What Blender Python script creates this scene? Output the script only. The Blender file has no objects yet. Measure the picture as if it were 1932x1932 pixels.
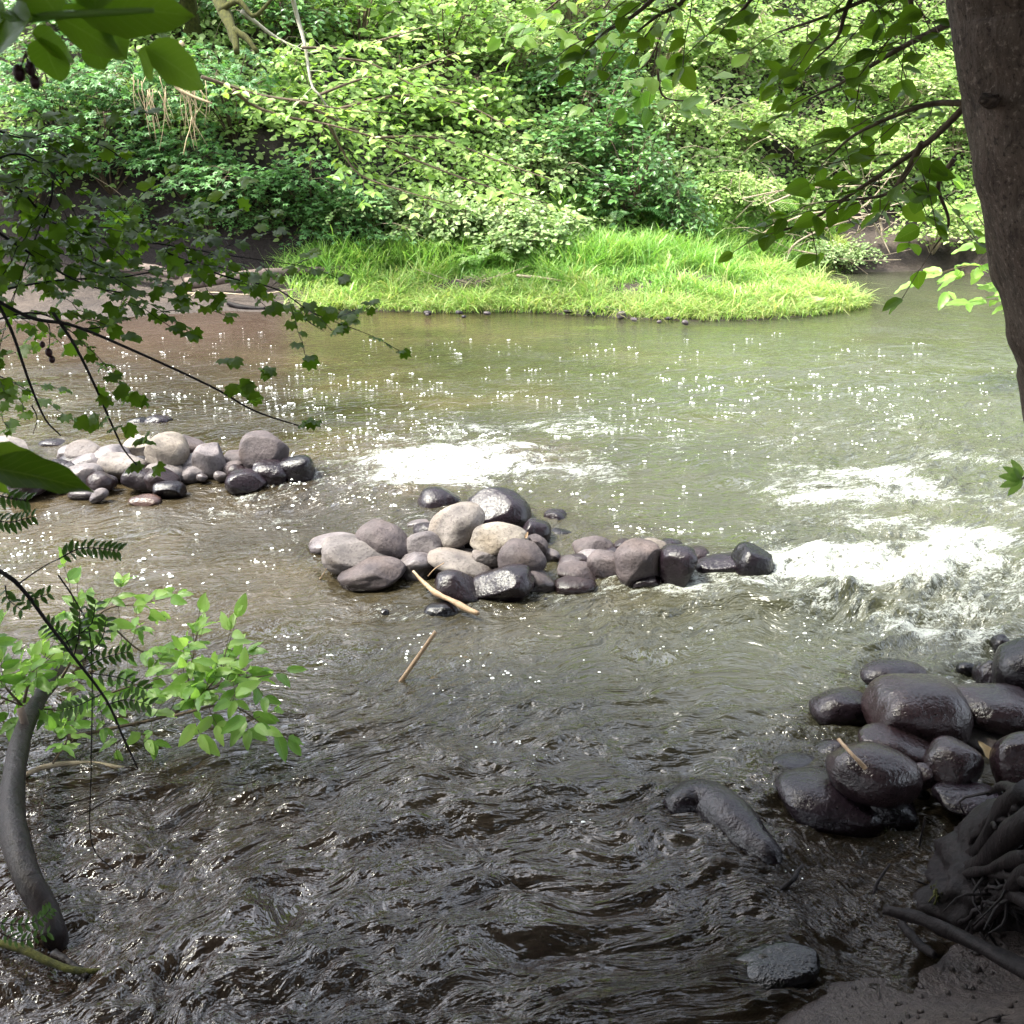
import bpy, math, random
import numpy as np
from mathutils import Vector, Matrix, Euler
rad = math.radians
scn = bpy.context.scene
COL = scn.collection
# ------------------------------------------------------------------ camera
PITCH, FOV, CAMH = 20.0, 52.0, 2.2
cd = bpy.data.cameras.new('camera'); cam = bpy.data.objects.new('camera', cd); COL.objects.link(cam)
cam.location = (0, 0, CAMH); cam.rotation_euler = (rad(90 - PITCH), 0, 0)
cd.sensor_width = 36; cd.lens = 18 / math.tan(rad(FOV / 2)); cd.clip_start = 0.05; cd.clip_end = 400
cd.dof.use_dof = True; cd.dof.focus_distance = 6.5; cd.dof.aperture_fstop = 26
scn.camera = cam
# ------------------------------------------------------------------ sky, sun, exposure
SUN_EL, SUN_AZ = 60.0, -95.0      # azimuth measured from +Y towards +X
w = bpy.data.worlds.new('World'); scn.world = w; w.use_nodes = True
nt = w.node_tree; nt.nodes.clear()
sky = nt.nodes.new('ShaderNodeTexSky'); sky.sky_type = 'NISHITA'; sky.sun_disc = False
sky.sun_elevation = rad(SUN_EL); sky.sun_rotation = rad(SUN_AZ); sky.dust_density = 3.0
hs = nt.nodes.new('ShaderNodeHueSaturation'); hs.inputs['Saturation'].default_value = 0.42
bg = nt.nodes.new('ShaderNodeBackground'); bg.inputs['Strength'].default_value = 0.15
wo = nt.nodes.new('ShaderNodeOutputWorld')
tc_ = nt.nodes.new('ShaderNodeTexCoord'); cn = nt.nodes.new('ShaderNodeTexNoise'); cn.inputs['Scale'].default_value = 2.2; cn.inputs['Detail'].default_value = 5
nt.links.new(tc_.outputs['Generated'], cn.inputs['Vector'])
cr_ = nt.nodes.new('ShaderNodeMapRange'); cr_.interpolation_type = 'SMOOTHSTEP'; cr_.inputs[1].default_value = .38; cr_.inputs[2].default_value = .62; cr_.inputs[3].default_value = 1.0; cr_.inputs[4].default_value = 2.6
nt.links.new(cn.outputs[0], cr_.inputs[0]); vm_ = nt.nodes.new('ShaderNodeVectorMath'); vm_.operation = 'SCALE'
nt.links.new(sky.outputs[0], hs.inputs['Color']); nt.links.new(hs.outputs[0], vm_.inputs[0]); nt.links.new(cr_.outputs[0], vm_.inputs['Scale']); nt.links.new(vm_.outputs[0], bg.inputs['Color']); nt.links.new(bg.outputs[0], wo.inputs['Surface'])
sd = bpy.data.lights.new('sun', 'SUN'); sun = bpy.data.objects.new('sun', sd); COL.objects.link(sun)
sd.energy = 3.2; sd.angle = rad(12); sd.color = (1.0, 0.98, 0.82)
sdir = Vector((math.sin(rad(SUN_AZ)) * math.cos(rad(SUN_EL)), math.cos(rad(SUN_AZ)) * math.cos(rad(SUN_EL)), math.sin(rad(SUN_EL))))
sun.rotation_euler = sdir.to_track_quat('Z', 'Y').to_euler()
sun.location = sdir * 60
vs = scn.view_settings; vs.view_transform = 'Standard'; vs.look = 'None'; vs.exposure = 1.8; vs.gamma = 1; vs.use_curve_mapping = False

# ------------------------------------------------------------------ helpers
th = rad(PITCH); FL = 0.5 / math.tan(rad(FOV / 2))
def ray(px, py):                       # picture position (0..1932) to a direction
    X = px / 1932 - .5; Y = .5 - py / 1932
    return np.array([X, Y * math.sin(th) + FL * math.cos(th), Y * math.cos(th) - FL * math.sin(th)])
def gp(px, py, z=0.0):                 # point on the level z
    d = ray(px, py); t = (z - CAMH) / d[2]; return np.array([0, 0, CAMH]) + d * t
def at(px, py, Y):                     # point at the distance Y from the viewer's shore
    d = ray(px, py); return np.array([0, 0, CAMH]) + d * (Y / d[1])
def unit(v): return v / (np.linalg.norm(v, axis=-1, keepdims=True) + 1e-9)
def _h(ix, iy, seed):
    n = (ix.astype(np.int64) * 374761393 + iy.astype(np.int64) * 668265263 + seed * 974634777) & 0xffffffff
    n = ((n ^ (n >> 13)) * 1274126177) & 0xffffffff
    n = (n ^ (n >> 16)) & 0xffffffff
    return n / 4294967295.0 * 2 - 1
def vn(x, y, seed=0):
    x0 = np.floor(x); y0 = np.floor(y); fx = x - x0; fy = y - y0
    fx = fx ** 3 * (fx * (fx * 6 - 15) + 10); fy = fy ** 3 * (fy * (fy * 6 - 15) + 10)
    a = _h(x0, y0, seed); b = _h(x0 + 1, y0, seed); c = _h(x0, y0 + 1, seed); d = _h(x0 + 1, y0 + 1, seed)
    return (a * (1 - fx) + b * fx) * (1 - fy) + (c * (1 - fx) + d * fx) * fy
def fbm(x, y, seed=0, o=4, g=.5):
    s = 0; a = 1; t = 0
    for i in range(o):
        c, q = math.cos(i * 1.1), math.sin(i * 1.1)
        s = s + a * vn((x * c - y * q) * 2 ** i, (x * q + y * c) * 2 ** i, seed + i * 17); t += a; a *= g
    return s / t
def sstep(a, b, x):
    t = np.clip((x - a) / (b - a), 0, 1); return t * t * (3 - 2 * t)

def tag(o, label=None, cat=None, group=None, kind=None):
    if label: o['label'] = label
    if cat: o['category'] = cat
    if group: o['group'] = group
    if kind: o['kind'] = kind
    return o
def empty(name, loc, label=None, cat=None, group=None):
    o = bpy.data.objects.new(name, None); COL.objects.link(o); o.location = Vector([float(c) for c in loc]); o.empty_display_size = .1
    return tag(o, label, cat, group)

class MB:
    """collects vertices, faces and point attributes, then links them as one mesh object"""
    def __init__(s): s.v = []; s.f = {}; s.n = 0; s.tone = []; s.luv = []; s.hasluv = False
    def add(s, v, faces, tone=None, luv=None):
        v = np.asarray(v, float).reshape(-1, 3)
        for f in faces:
            f = np.asarray(f, np.int64)
            if f.size: s.f.setdefault(f.shape[1], []).append(f + s.n)
        s.v.append(v); s.n += len(v)
        s.tone.append(np.zeros(len(v)) if tone is None else np.broadcast_to(tone, (len(v),)))
        if luv is not None: s.hasluv = True; s.luv.append(luv)
        else: s.luv.append(np.zeros((len(v), 2)))
    def build(s, name, mat, parent=None, smooth=True, origin=None):
        v = np.concatenate(s.v) if s.v else np.zeros((0, 3))
        if origin is not None: v = v - np.asarray(origin, float)
        m = bpy.data.meshes.new(name)
        m.vertices.add(len(v)); m.vertices.foreach_set('co', v.ravel())
        loops = []; starts = []; tot = []; p = 0
        for k, fl in s.f.items():
            f = np.concatenate(fl); loops.append(f.ravel())
            starts.append(p + np.arange(len(f)) * k); tot.append(np.full(len(f), k)); p += f.size
        if loops:
            L = np.concatenate(loops); S_ = np.concatenate(starts)
            m.loops.add(len(L)); m.loops.foreach_set('vertex_index', L.astype(np.int32))
            m.polygons.add(len(S_)); m.polygons.foreach_set('loop_start', S_.astype(np.int32))
            m.polygons.foreach_set('use_smooth', np.full(len(S_), smooth))
        a = m.attributes.new('tone', 'FLOAT', 'POINT'); a.data.foreach_set('value', np.concatenate(s.tone).astype(np.float32))
        if s.hasluv:
            a = m.attributes.new('luv', 'FLOAT2', 'POINT'); a.data.foreach_set('vector', np.concatenate(s.luv).astype(np.float32).ravel())
        m.update(calc_edges=True); m.validate()
        if mat: m.materials.append(mat)
        o = bpy.data.objects.new(name, m); COL.objects.link(o)
        if parent is not None: o.parent = parent
        elif origin is not None: o.location = Vector([float(c) for c in origin])
        return o

def smooth_path(P, n):
    P = np.asarray(P, float); k = len(P)
    if k < 3: t = np.linspace(0, 1, n)[:, None]; return P[0] * (1 - t) + P[-1] * t
    Q = np.vstack([2 * P[0] - P[1], P, 2 * P[-1] - P[-2]])
    out = []
    for u in np.linspace(0, k - 1 - 1e-6, n):
        i = int(u); t = u - i; a, b, c, d = Q[i:i + 4]
        out.append(.5 * ((2 * b) + (c - a) * t + (2 * a - 5 * b + 4 * c - d) * t * t + (3 * b - a - 3 * c + d) * t ** 3))
    return np.array(out)
def tube(mb, P, R, sides=6, cap=True, bump=0, seed=0, tone=0.5):
    P = np.asarray(P, float); n = len(P); R = np.broadcast_to(np.asarray(R, float), (n,))
    T = unit(np.gradient(P, axis=0)); ref = np.array([0, 0, 1.]) if abs(T[0][2]) < .9 else np.array([1., 0, 0])
    N = np.zeros((n, 3)); v = ref
    for i in range(n):
        v = v - T[i] * np.dot(v, T[i]); v = v / (np.linalg.norm(v) + 1e-9); N[i] = v
    B = np.cross(T, N); a = np.arange(sides) / sides * 2 * math.pi
    rr = R[:, None] * np.ones(sides)
    if bump:
        ii, aa = np.meshgrid(np.arange(n), np.arange(sides), indexing='ij')
        rr = rr * (1 + bump * vn(np.cos(aa / sides * 6.283) * 1.6 + ii * .35, np.sin(aa / sides * 6.283) * 1.6 + seed, seed))
    V = P[:, None, :] + rr[..., None] * (np.cos(a)[None, :, None] * N[:, None, :] + np.sin(a)[None, :, None] * B[:, None, :])
    i, j = np.meshgrid(np.arange(n - 1), np.arange(sides), indexing='ij'); j2 = (j + 1) % sides
    q = np.stack([i * sides + j, i * sides + j2, (i + 1) * sides + j2, (i + 1) * sides + j], -1).reshape(-1, 4)
    fs = [q]
    if cap: fs += [np.arange(sides)[::-1][None, :], (np.arange(sides) + (n - 1) * sides)[None, :]]
    mb.add(V.reshape(-1, 3), fs, tone)

# leaf templates: vertices (along, across, up), quads/tris
def T_ovate(wd=.27):
    v = np.array([[0, 0, 0], [.22, wd * .85, .05], [.62, wd * .9, .03], [1, 0, -.12], [.62, -wd * .9, .03], [.22, -wd * .85, .05], [.45, 0, -.01]])
    return v, [np.array([[0, 6, 2, 1], [6, 3, 2, 2][:4]])[:1], np.array([[6, 3, 2], [6, 4, 3], ]), np.array([[0, 5, 4, 6]])]
def T_maple(n=5, inn=.27):
    pts = []; k = n
    for i in range(k):
        a = -2.1 + 4.2 * i / (k - 1); r = (.62 if i in (0, k - 1) else 1.0) * (.5 + .12 * math.cos(a))
        pts.append((r * math.cos(a) + .35, r * math.sin(a), -.1 * r - .05))
        if i < k - 1:
            am = a + 2.1 / (k - 1); pts.append((inn * math.cos(am) + .35, inn * math.sin(am), .02))
    v = np.array([[0, 0, 0]] + pts + [[.35, 0, .03]]); c = len(v) - 1
    f = [[c, i, i + 1] for i in range(1, len(pts))] + [[c, 0, 1], [c, len(pts), 0]]
    return v, [np.array(f)]
def T_big(nu=9, nv=5, wd=.27, wav=.03):
    v = []; 
    for i in range(nu):
        t = i / (nu - 1); wth = wd * math.sin(math.pi * min(1, t ** .75)) ** .8 + .004
        for j in range(nv):
            s = j / (nv - 1) * 2 - 1
            v.append([t, s * wth, .09 * abs(s) * wth / wd * .6 - .16 * t * t + wav * math.sin(t * 17 + s * 2) * abs(s)])
    f = [[i * nv + j, (i + 1) * nv + j, (i + 1) * nv + j + 1, i * nv + j + 1] for i in range(nu - 1) for j in range(nv - 1)]
    luv = np.array([[i / (nu - 1), j / (nv - 1) * 2 - 1] for i in range(nu) for j in range(nv)])
    return np.array(v), [np.array(f)], luv
OV, OVW, MAP, BIG, BIGN = T_ovate(.27), T_ovate(.36), T_maple(5), T_big(), T_big(wd=.2)
BIGW = T_big(wd=.36, wav=.02); BIGM = T_big(wd=.30, wav=.02); BIGL = T_big(wd=.22, wav=.03); LOB = T_maple(7, .45)
def leaves(mb, tpl, P, D, N, S, tone):
    if len(P) == 0: return
    P, D, N = (np.asarray(a, float) for a in (P, D, N)); S = np.asarray(S, float)
    X = unit(D); Y = unit(np.cross(N, X)); Z = np.cross(X, Y); t = tpl[0]
    V = P[:, None] + S[:, None, None] * (t[None, :, 0:1] * X[:, None] + t[None, :, 1:2] * Y[:, None] + t[None, :, 2:3] * Z[:, None])
    k = len(t); off = np.arange(len(P)) * k
    F = [(off[:, None, None] + f[None]).reshape(-1, f.shape[1]) for f in tpl[1]]
    luv = np.tile(tpl[2], (len(P), 1)) if len(tpl) > 2 else None
    mb.add(V.reshape(-1, 3), F, np.repeat(tone, k), luv)

def foliate(rng, wood, fol, path, r0, r1, tpl, ls, twigs=10, twl=.35, start=.2, gap=.6, bias=(0, -.35, 1), droop=.15, flat=.35, sides=5, endtw=True, tonebase=.5, tilt=.35, lvar=.35):
    """one woody stem along path, side twigs in a flattish spray, leaves along the twigs"""
    path = np.asarray(path, float); n = len(path)
    tube(wood, path, np.linspace(r0, r1, n), sides)
    T = unit(np.gradient(path, axis=0)); LP = []; LD = []; LS = []; LT = []
    bias = np.array(bias, float)
    for k in range(twigs):
        t = start + (1 - start) * (k + rng.uniform(0, .8)) / twigs; i = min(n - 1, int(t * (n - 1)))
        p = path[i]; side = 1 if k % 2 else -1
        lat = unit(np.cross(T[i], [0, 0, 1.])) * side
        if endtw and k == twigs - 1: d = T[i]; p = path[-1]
        else: d = unit(T[i] * rng.uniform(.2, .9) + lat * rng.uniform(.5, 1.1) + np.array([0, 0, rng.normal(0, flat)]))
        L = twl * rng.uniform(.5, 1.25) * (1.15 - .5 * t); m = max(3, int(L / (ls * gap)))
        u = np.linspace(0, 1, m)[:, None]
        tw = p + d * L * u + np.array([0, 0, -droop * L]) * u ** 2 + rng.normal(0, .02 * L, (m, 3)) * u
        tube(wood, tw, np.linspace(max(r1, r0 * .25) * .7, .0012, m), 3, cap=False)
        tt = rng.normal(tonebase, .16)
        for j in range(1, m):
            s2 = 1 if j % 2 else -1
            q = unit(np.cross(d, [0, 0, 1.])) * s2
            LP.append(tw[j]); LD.append(d * .55 + q * rng.uniform(.5, 1.1) + rng.normal(0, .22, 3) + np.array([0, 0, -.15]))
            LS.append(ls * rng.uniform(1 - lvar, 1 + lvar)); LT.append(tt + rng.normal(0, .13))
        LP.append(tw[-1]); LD.append(d + rng.normal(0, .2, 3)); LS.append(ls); LT.append(tt + .1)
    N = bias[None] + rng.normal(0, tilt, (len(LP), 3))
    leaves(fol, tpl, LP, LD, N, LS, np.clip(np.array(LT), 0, 1))

# ------------------------------------------------------------------ materials
def newmat(name):
    m = bpy.data.materials.new(name); m.use_nodes = True; t = m.node_tree; t.nodes.clear()
    return m, t, t.nodes.new('ShaderNodeOutputMaterial')
def nd(t, typ, **kw):
    n = t.nodes.new(typ)
    for k, v in kw.items():
        if k.startswith('i_'): n.inputs[k[2:].replace('_', ' ')].default_value = v
        else: setattr(n, k, v)
    return n
def ramp(t, fac, stops):
    r = t.nodes.new('ShaderNodeValToRGB'); t.links.new(fac, r.inputs[0]); e = r.color_ramp.elements
    while len(e) < len(stops): e.new(.5)
    for el, (p, c) in zip(e, stops): el.position = p; el.color = (*c, 1) if len(c) == 3 else c
    return r.outputs[0]
def math_(t, op, a, b=None, c=None, clamp=False):
    n = t.nodes.new('ShaderNodeMath'); n.operation = op; n.use_clamp = clamp
    for i, x in enumerate((a, b, c)):
        if x is None: continue
        if isinstance(x, (int, float)): n.inputs[i].default_value = x
        else: t.links.new(x, n.inputs[i])
    return n.outputs[0]
def maprange(t, x, a, b, c=0, d=1):
    n = t.nodes.new('ShaderNodeMapRange'); n.interpolation_type = 'SMOOTHSTEP'
    t.links.new(x, n.inputs[0])
    for i, v in enumerate((a, b, c, d)):
        if isinstance(v, (int, float)): n.inputs[i + 1].default_value = v
        else: t.links.new(v, n.inputs[i + 1])
    return n.outputs[0]
def mixc(t, f, a, b, mode='MIX'):
    n = t.nodes.new('ShaderNodeMix'); n.data_type = 'RGBA'; n.blend_type = mode
    for i, x in ((0, f), (6, a), (7, b)):
        if isinstance(x, (int, float)): n.inputs[i].default_value = x
        elif isinstance(x, tuple): n.inputs[i].default_value = (*x, 1)
        else: t.links.new(x, n.inputs[i])
    return n.outputs[2]
def noise(t, vec, scale, detail=4, rough=.55, out=0, dist=0):
    n = t.nodes.new('ShaderNodeTexNoise'); n.inputs['Scale'].default_value = scale; n.inputs['Detail'].default_value = detail
    n.inputs['Roughness'].default_value = rough; n.inputs['Distortion'].default_value = dist
    if vec is not None: t.links.new(vec, n.inputs['Vector'])
    return n.outputs[out]
def leaf_mat(name, lo, mid, hi, trans=.35, rough=.42, veins=False, spec=.4):
    m, t, out = newmat(name); at_ = nd(t, 'ShaderNodeAttribute', attribute_name='tone')
    geo = t.nodes.new('ShaderNodeNewGeometry')
    c = ramp(t, at_.outputs['Fac'], [(0, lo), (.5, mid), (1, hi)])
    n = noise(t, geo.outputs['Position'], 30, 2)
    c = mixc(t, math_(t, 'MULTIPLY', n, .35), c, mixc(t, .5, c, (0.10, 0.11, .02)))
    p = nd(t, 'ShaderNodeBsdfPrincipled', i_Roughness=rough); p.inputs['Specular IOR Level'].default_value = spec
    if veins:
        lv = nd(t, 'ShaderNodeAttribute', attribute_name='luv'); sx = t.nodes.new('ShaderNodeSeparateXYZ'); t.links.new(lv.outputs['Vector'], sx.inputs[0])
        ay = math_(t, 'ABSOLUTE', sx.outputs[1]); mid_ = maprange(t, ay, .0, .05, 1, 0)
        s = math_(t, 'SUBTRACT', math_(t, 'MULTIPLY', sx.outputs[0], 9.0), math_(t, 'MULTIPLY', ay, 2.2))
        s = math_(t, 'ABSOLUTE', math_(t, 'SUBTRACT', math_(t, 'FRACT', s), .5)); lat = maprange(t, s, .0, .07, .55, 0)
        vv = math_(t, 'MAXIMUM', mid_, lat); c = mixc(t, math_(t, 'MULTIPLY', vv, .45), c, mixc(t, .5, hi, (.30, .38, .12)))
        b = nd(t, 'ShaderNodeBump', i_Strength=.25, i_Distance=.002); t.links.new(vv, b.inputs['Height']); t.links.new(b.outputs[0], p.inputs['Normal'])
    t.links.new(c, p.inputs['Base Color'])
    tr = t.nodes.new('ShaderNodeBsdfTranslucent'); t.links.new(mixc(t, .5, c, mixc(t, 1.0, c, (1.5, 1.7, .55), 'MULTIPLY')), tr.inputs['Color'])
    mx = t.nodes.new('ShaderNodeMixShader'); mx.inputs[0].default_value = trans
    t.links.new(p.outputs[0], mx.inputs[1]); t.links.new(tr.outputs[0], mx.inputs[2]); t.links.new(mx.outputs[0], out.inputs['Surface'])
    return m
def wood_mat(name, a, b, sc=18, rough=.8, bump=.5, spots=None, spec=.3):
    m, t, out = newmat(name); tc = t.nodes.new('ShaderNodeTexCoord'); mp = t.nodes.new('ShaderNodeMapping'); mp.inputs['Scale'].default_value = (1, 1, .35)
    t.links.new(tc.outputs['Object'], mp.inputs['Vector'])
    n = noise(t, mp.outputs[0], sc, 6, .65); n2 = noise(t, tc.outputs['Object'], sc * .22, 3)
    c = ramp(t, n, [(.3, a), (.7, b)])
    if spots:
        c = mixc(t, maprange(t, n2, .52, .62), c, spots); n4 = noise(t, tc.outputs['Object'], 110, 4, .7); c = mixc(t, maprange(t, n4, .56, .66, 0, .8), c, (.20, .16, .13)); c = mixc(t, maprange(t, n4, .44, .36, 0, .8), c, (.02, .013, .010))
    p = nd(t, 'ShaderNodeBsdfPrincipled', i_Roughness=rough); p.inputs['Specular IOR Level'].default_value = spec
    bp = nd(t, 'ShaderNodeBump', i_Strength=bump, i_Distance=.01); t.links.new(n, bp.inputs['Height'])
    t.links.new(c, p.inputs['Base Color']); t.links.new(bp.outputs[0], p.inputs['Normal']); t.links.new(p.outputs[0], out.inputs['Surface'])
    return m
M = {}
M['maple'] = leaf_mat('maple_leaf', (.045, .12, .04), (.09, .22, .07), (.18, .36, .12), .35)
M['alder'] = leaf_mat('alder_leaf', (.09, .18, .03), (.19, .33, .06), (.36, .48, .14), .38)
M['dark'] = leaf_mat('laurel_leaf', (.035, .10, .025), (.075, .19, .045), (.17, .33, .09), .25, .35, spec=.5)
M['bramble'] = leaf_mat('bramble_leaf', (.09, .17, .055), (.19, .30, .10), (.42, .50, .26), .28)
M['vine'] = leaf_mat('vine_leaf', (.12, .21, .05), (.25, .39, .10), (.46, .58, .24), .35)
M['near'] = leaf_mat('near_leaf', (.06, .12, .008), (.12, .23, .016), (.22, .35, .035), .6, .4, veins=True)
M['nearlit'] = leaf_mat('lit_bright_leaf', (.06, .15, .02), (.14, .29, .045), (.32, .48, .13), .5, .35, veins=True)  # brighter copy of the near leaf, sunlight on the lit sprays in its colour
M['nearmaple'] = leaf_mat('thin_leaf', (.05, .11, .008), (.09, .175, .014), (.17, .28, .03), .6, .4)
M['rose'] = leaf_mat('rose_leaf', (.03, .075, .012), (.05, .11, .02), (.09, .16, .035), .35)
M['crown'] = leaf_mat('crown_leaf', (.025, .07, .02), (.05, .13, .03), (.09, .19, .04), .35)
M['grass'] = leaf_mat('grass_blade', (.40, .40, .17), (.29, .43, .12), (.16, .34, .07), .4, .4)
M['twig'] = wood_mat('twig_bark', (.05, .035, .022), (.13, .095, .06), 40)
M['stem'] = wood_mat('dead_stem', (.22, .17, .11), (.40, .33, .24), 30)
M['darkwood'] = wood_mat('dark_bark', (.003, .002, .0025), (.013, .009, .009), 40, .6, .9, spec=.2)
M['wetwood'] = wood_mat('wet_bark', (.004, .003, .003), (.018, .012, .012), 34, .42, .8, spec=.25)
M['trunk'] = wood_mat('smooth_bark', (.035, .024, .019), (.12, .088, .070), 40, .85, .9, spots=(.095, .072, .058))
M['log'] = wood_mat('grey_log', (.06, .045, .038), (.17, .13, .11), 20)
M['moss'] = wood_mat('mossy_bark', (.015, .017, .004), (.065, .065, .013), 30, .95, 1.0)
M['pale'] = wood_mat('lichen_bark', (.16, .15, .10), (.38, .36, .28), 30)
M['orange'] = wood_mat('peeled_wood', (.19, .12, .07), (.36, .26, .17), 24, .6)
M['berry'] = wood_mat('berry', (.02, .006, .008), (.05, .015, .02), 20, .4, .1)
M['straw'] = wood_mat('dry_straw', (.30, .22, .12), (.52, .42, .26), 30)

def rock_mat():
    m, t, out = newmat('river_stone'); oi = t.nodes.new('ShaderNodeObjectInfo'); tc = t.nodes.new('ShaderNodeTexCoord'); geo = t.nodes.new('ShaderNodeNewGeometry')
    va = nd(t, 'ShaderNodeVectorMath', operation='ADD'); cx = t.nodes.new('ShaderNodeCombineXYZ')
    for i in range(3): t.links.new(math_(t, 'MULTIPLY', oi.outputs['Random'], 37.0 + i * 11), cx.inputs[i])
    t.links.new(tc.outputs['Object'], va.inputs[0]); t.links.new(cx.outputs[0], va.inputs[1]); V = va.outputs[0]
    n1 = noise(t, V, 9, 5, .6); n2 = noise(t, V, 70, 3, .6); n3 = noise(t, V, 3.5, 3)
    c = mixc(t, 1.0, oi.outputs['Color'], ramp(t, n1, [(.25, (.45, .43, .46)), (.75, (1.5, 1.46, 1.40))]), 'MULTIPLY')
    c = mixc(t, maprange(t, n3, .5, .7, 0, .45), c, mixc(t, 1.0, oi.outputs['Color'], (1.25, 1.08, .85), 'MULTIPLY'))
    c = mixc(t, maprange(t, n2, .52, .66, 0, .75), c, mixc(t, 1.0, c, (.55, .52, .55), 'MULTIPLY'))
    sx = t.nodes.new('ShaderNodeSeparateXYZ'); t.links.new(geo.outputs['Position'], sx.inputs[0])
    z = math_(t, 'ADD', sx.outputs[2], math_(t, 'MULTIPLY', math_(t, 'SUBTRACT', n3, .5), .10))
    line = maprange(t, z, .03, .085, 1, 0)
    wet = math_(t, 'MAXIMUM', line, math_(t, 'SUBTRACT', 1.0, oi.outputs['Alpha']), clamp=True)
    c = mixc(t, math_(t, 'MULTIPLY', line, .8), c, mixc(t, 1.0, c, (.32, .29, .31), 'MULTIPLY'))
    p = t.nodes.new('ShaderNodeBsdfPrincipled'); t.links.new(c, p.inputs['Base Color'])
    rg = math_(t, 'ADD', maprange(t, wet, 0, 1, .78, .17), math_(t, 'MULTIPLY', math_(t, 'SUBTRACT', n1, .5), .25)); t.links.new(rg, p.inputs['Roughness'])
    t.links.new(maprange(t, wet, 0, 1, .25, .42), p.inputs['Specular IOR Level'])
    h = math_(t, 'ADD', math_(t, 'MULTIPLY', n1, .6), math_(t, 'MULTIPLY', n2, .22))
    b = nd(t, 'ShaderNodeBump', i_Strength=.9, i_Distance=.022); t.links.new(h, b.inputs['Height']); t.links.new(b.outputs[0], p.inputs['Normal'])
    t.links.new(p.outputs[0], out.inputs['Surface']); return m
M['rock'] = rock_mat()

def ground_mat():
    m, t, out = newmat('bank_soil'); geo = t.nodes.new('ShaderNodeNewGeometry'); P_ = geo.outputs['Position']
    n1 = noise(t, P_, 2.2, 5, .6); n2 = noise(t, P_, 22, 5, .65); n3 = noise(t, P_, 90, 2)
    c = ramp(t, n1, [(.3, (.018, .011, .009)), (.55, (.045, .031, .024)), (.75, (.085, .062, .048))])
    c = mixc(t, maprange(t, n2, .45, .7, 0, .6), c, (.085, .066, .055)); c = mixc(t, maprange(t, n2, .5, .3, 0, .7), c, (.02, .013, .012))
    sx = t.nodes.new('ShaderNodeSeparateXYZ'); t.links.new(P_, sx.inputs[0])
    wet = maprange(t, math_(t, 'ADD', sx.outputs[2], math_(t, 'MULTIPLY', n1, .1)), .08, .26, 1, 0)
    c = mixc(t, math_(t, 'MULTIPLY', wet, .6), c, (.03, .02, .018))
    sn = t.nodes.new('ShaderNodeSeparateXYZ'); t.links.new(geo.outputs['Normal'], sn.inputs[0]); c = mixc(t, maprange(t, sn.outputs[2], .8, .5), c, mixc(t, n2, (.008, .005, .005), (.03, .02, .016)))
    p = nd(t, 'ShaderNodeBsdfPrincipled'); t.links.new(c, p.inputs['Base Color']); t.links.new(maprange(t, wet, 0, 1, .9, .5), p.inputs['Roughness'])
    h = math_(t, 'ADD', n2, math_(t, 'MULTIPLY', n3, .3)); b = nd(t, 'ShaderNodeBump', i_Strength=.8, i_Distance=.04); t.links.new(h, b.inputs['Height'])
    t.links.new(b.outputs[0], p.inputs['Normal']); t.links.new(p.outputs[0], out.inputs['Surface']); return m
M['soil'] = ground_mat()

# ------------------------------------------------------------------ land shapes
WL = 0.08                                # upstream pool level
def pts(l, z): return [tuple(gp(a, b, z)[:2]) for a, b in l]
far_front = pts([(-400, 606), (0, 606), (200, 600), (420, 586), (560, 590), (700, 586), (830, 590), (960, 587), (1080, 594), (1180, 600), (1300, 606), (1420, 604), (1530, 596), (1635, 577)], WL)
far_back = pts([(1560, 545), (1510, 520), (1560, 513), (1680, 513), (1790, 508), (1850, 520), (1932, 527), (2200, 540)], WL)
FARP = np.array([(-60, far_front[0][1])] + far_front + far_back + [(60, far_back[-1][1]), (60, 90), (-60, 90)])
def z2(x, y): return ((1500 + x * .4907) / 1.2671, (1800 + y * .4907) / 1.2671)
near_l = [z2(*q) for q in [(780, 1400), (870, 1290), (960, 1190), (1150, 1110), (1400, 1090), (1550, 1060), (1600, 930), (1620, 800), (1560, 660), (1660, 520), (1700, 400), (1932, 230), (2300, 60)]]
near_w = pts(near_l, 0)
NEARP = np.array([(-60, 1.0), (-5, 1.1), (-2.4, 1.5), (-1.2, 1.2), (.2, 1.35)] + near_w + [(6, 3.9), (60, 4), (60, -60), (-60, -60)])
def sdf(poly, x, y):
    x = np.asarray(x, float); y = np.asarray(y, float); d = np.full(x.shape, 1e9); ins = np.zeros(x.shape, bool)
    n = len(poly)
    for i in range(n):
        ax, ay = poly[i]; bx, by = poly[(i + 1) % n]; ex, ey = bx - ax, by - ay; px, py = x - ax, y - ay
        t = np.clip((px * ex + py * ey) / (ex * ex + ey * ey + 1e-12), 0, 1)
        d = np.minimum(d, (px - ex * t) ** 2 + (py - ey * t) ** 2)
        c = ((ay > y) != (by > y)); xi = ax + (y - ay) * (ex) / (ey if abs(ey) > 1e-12 else 1e-12)
        ins ^= c & (x < xi)
    return np.where(ins, np.sqrt(d), -np.sqrt(d))
FX = [-60, -12, -6, -3, -1.6, 0, 1.5, 3, 4.6, 6, 12, 60]; FY = [14.8, 14.8, 14.8, 15.0, 15.4, 15.8, 16.2, 16.6, 17.6, 18.2, 18.4, 18]
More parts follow.
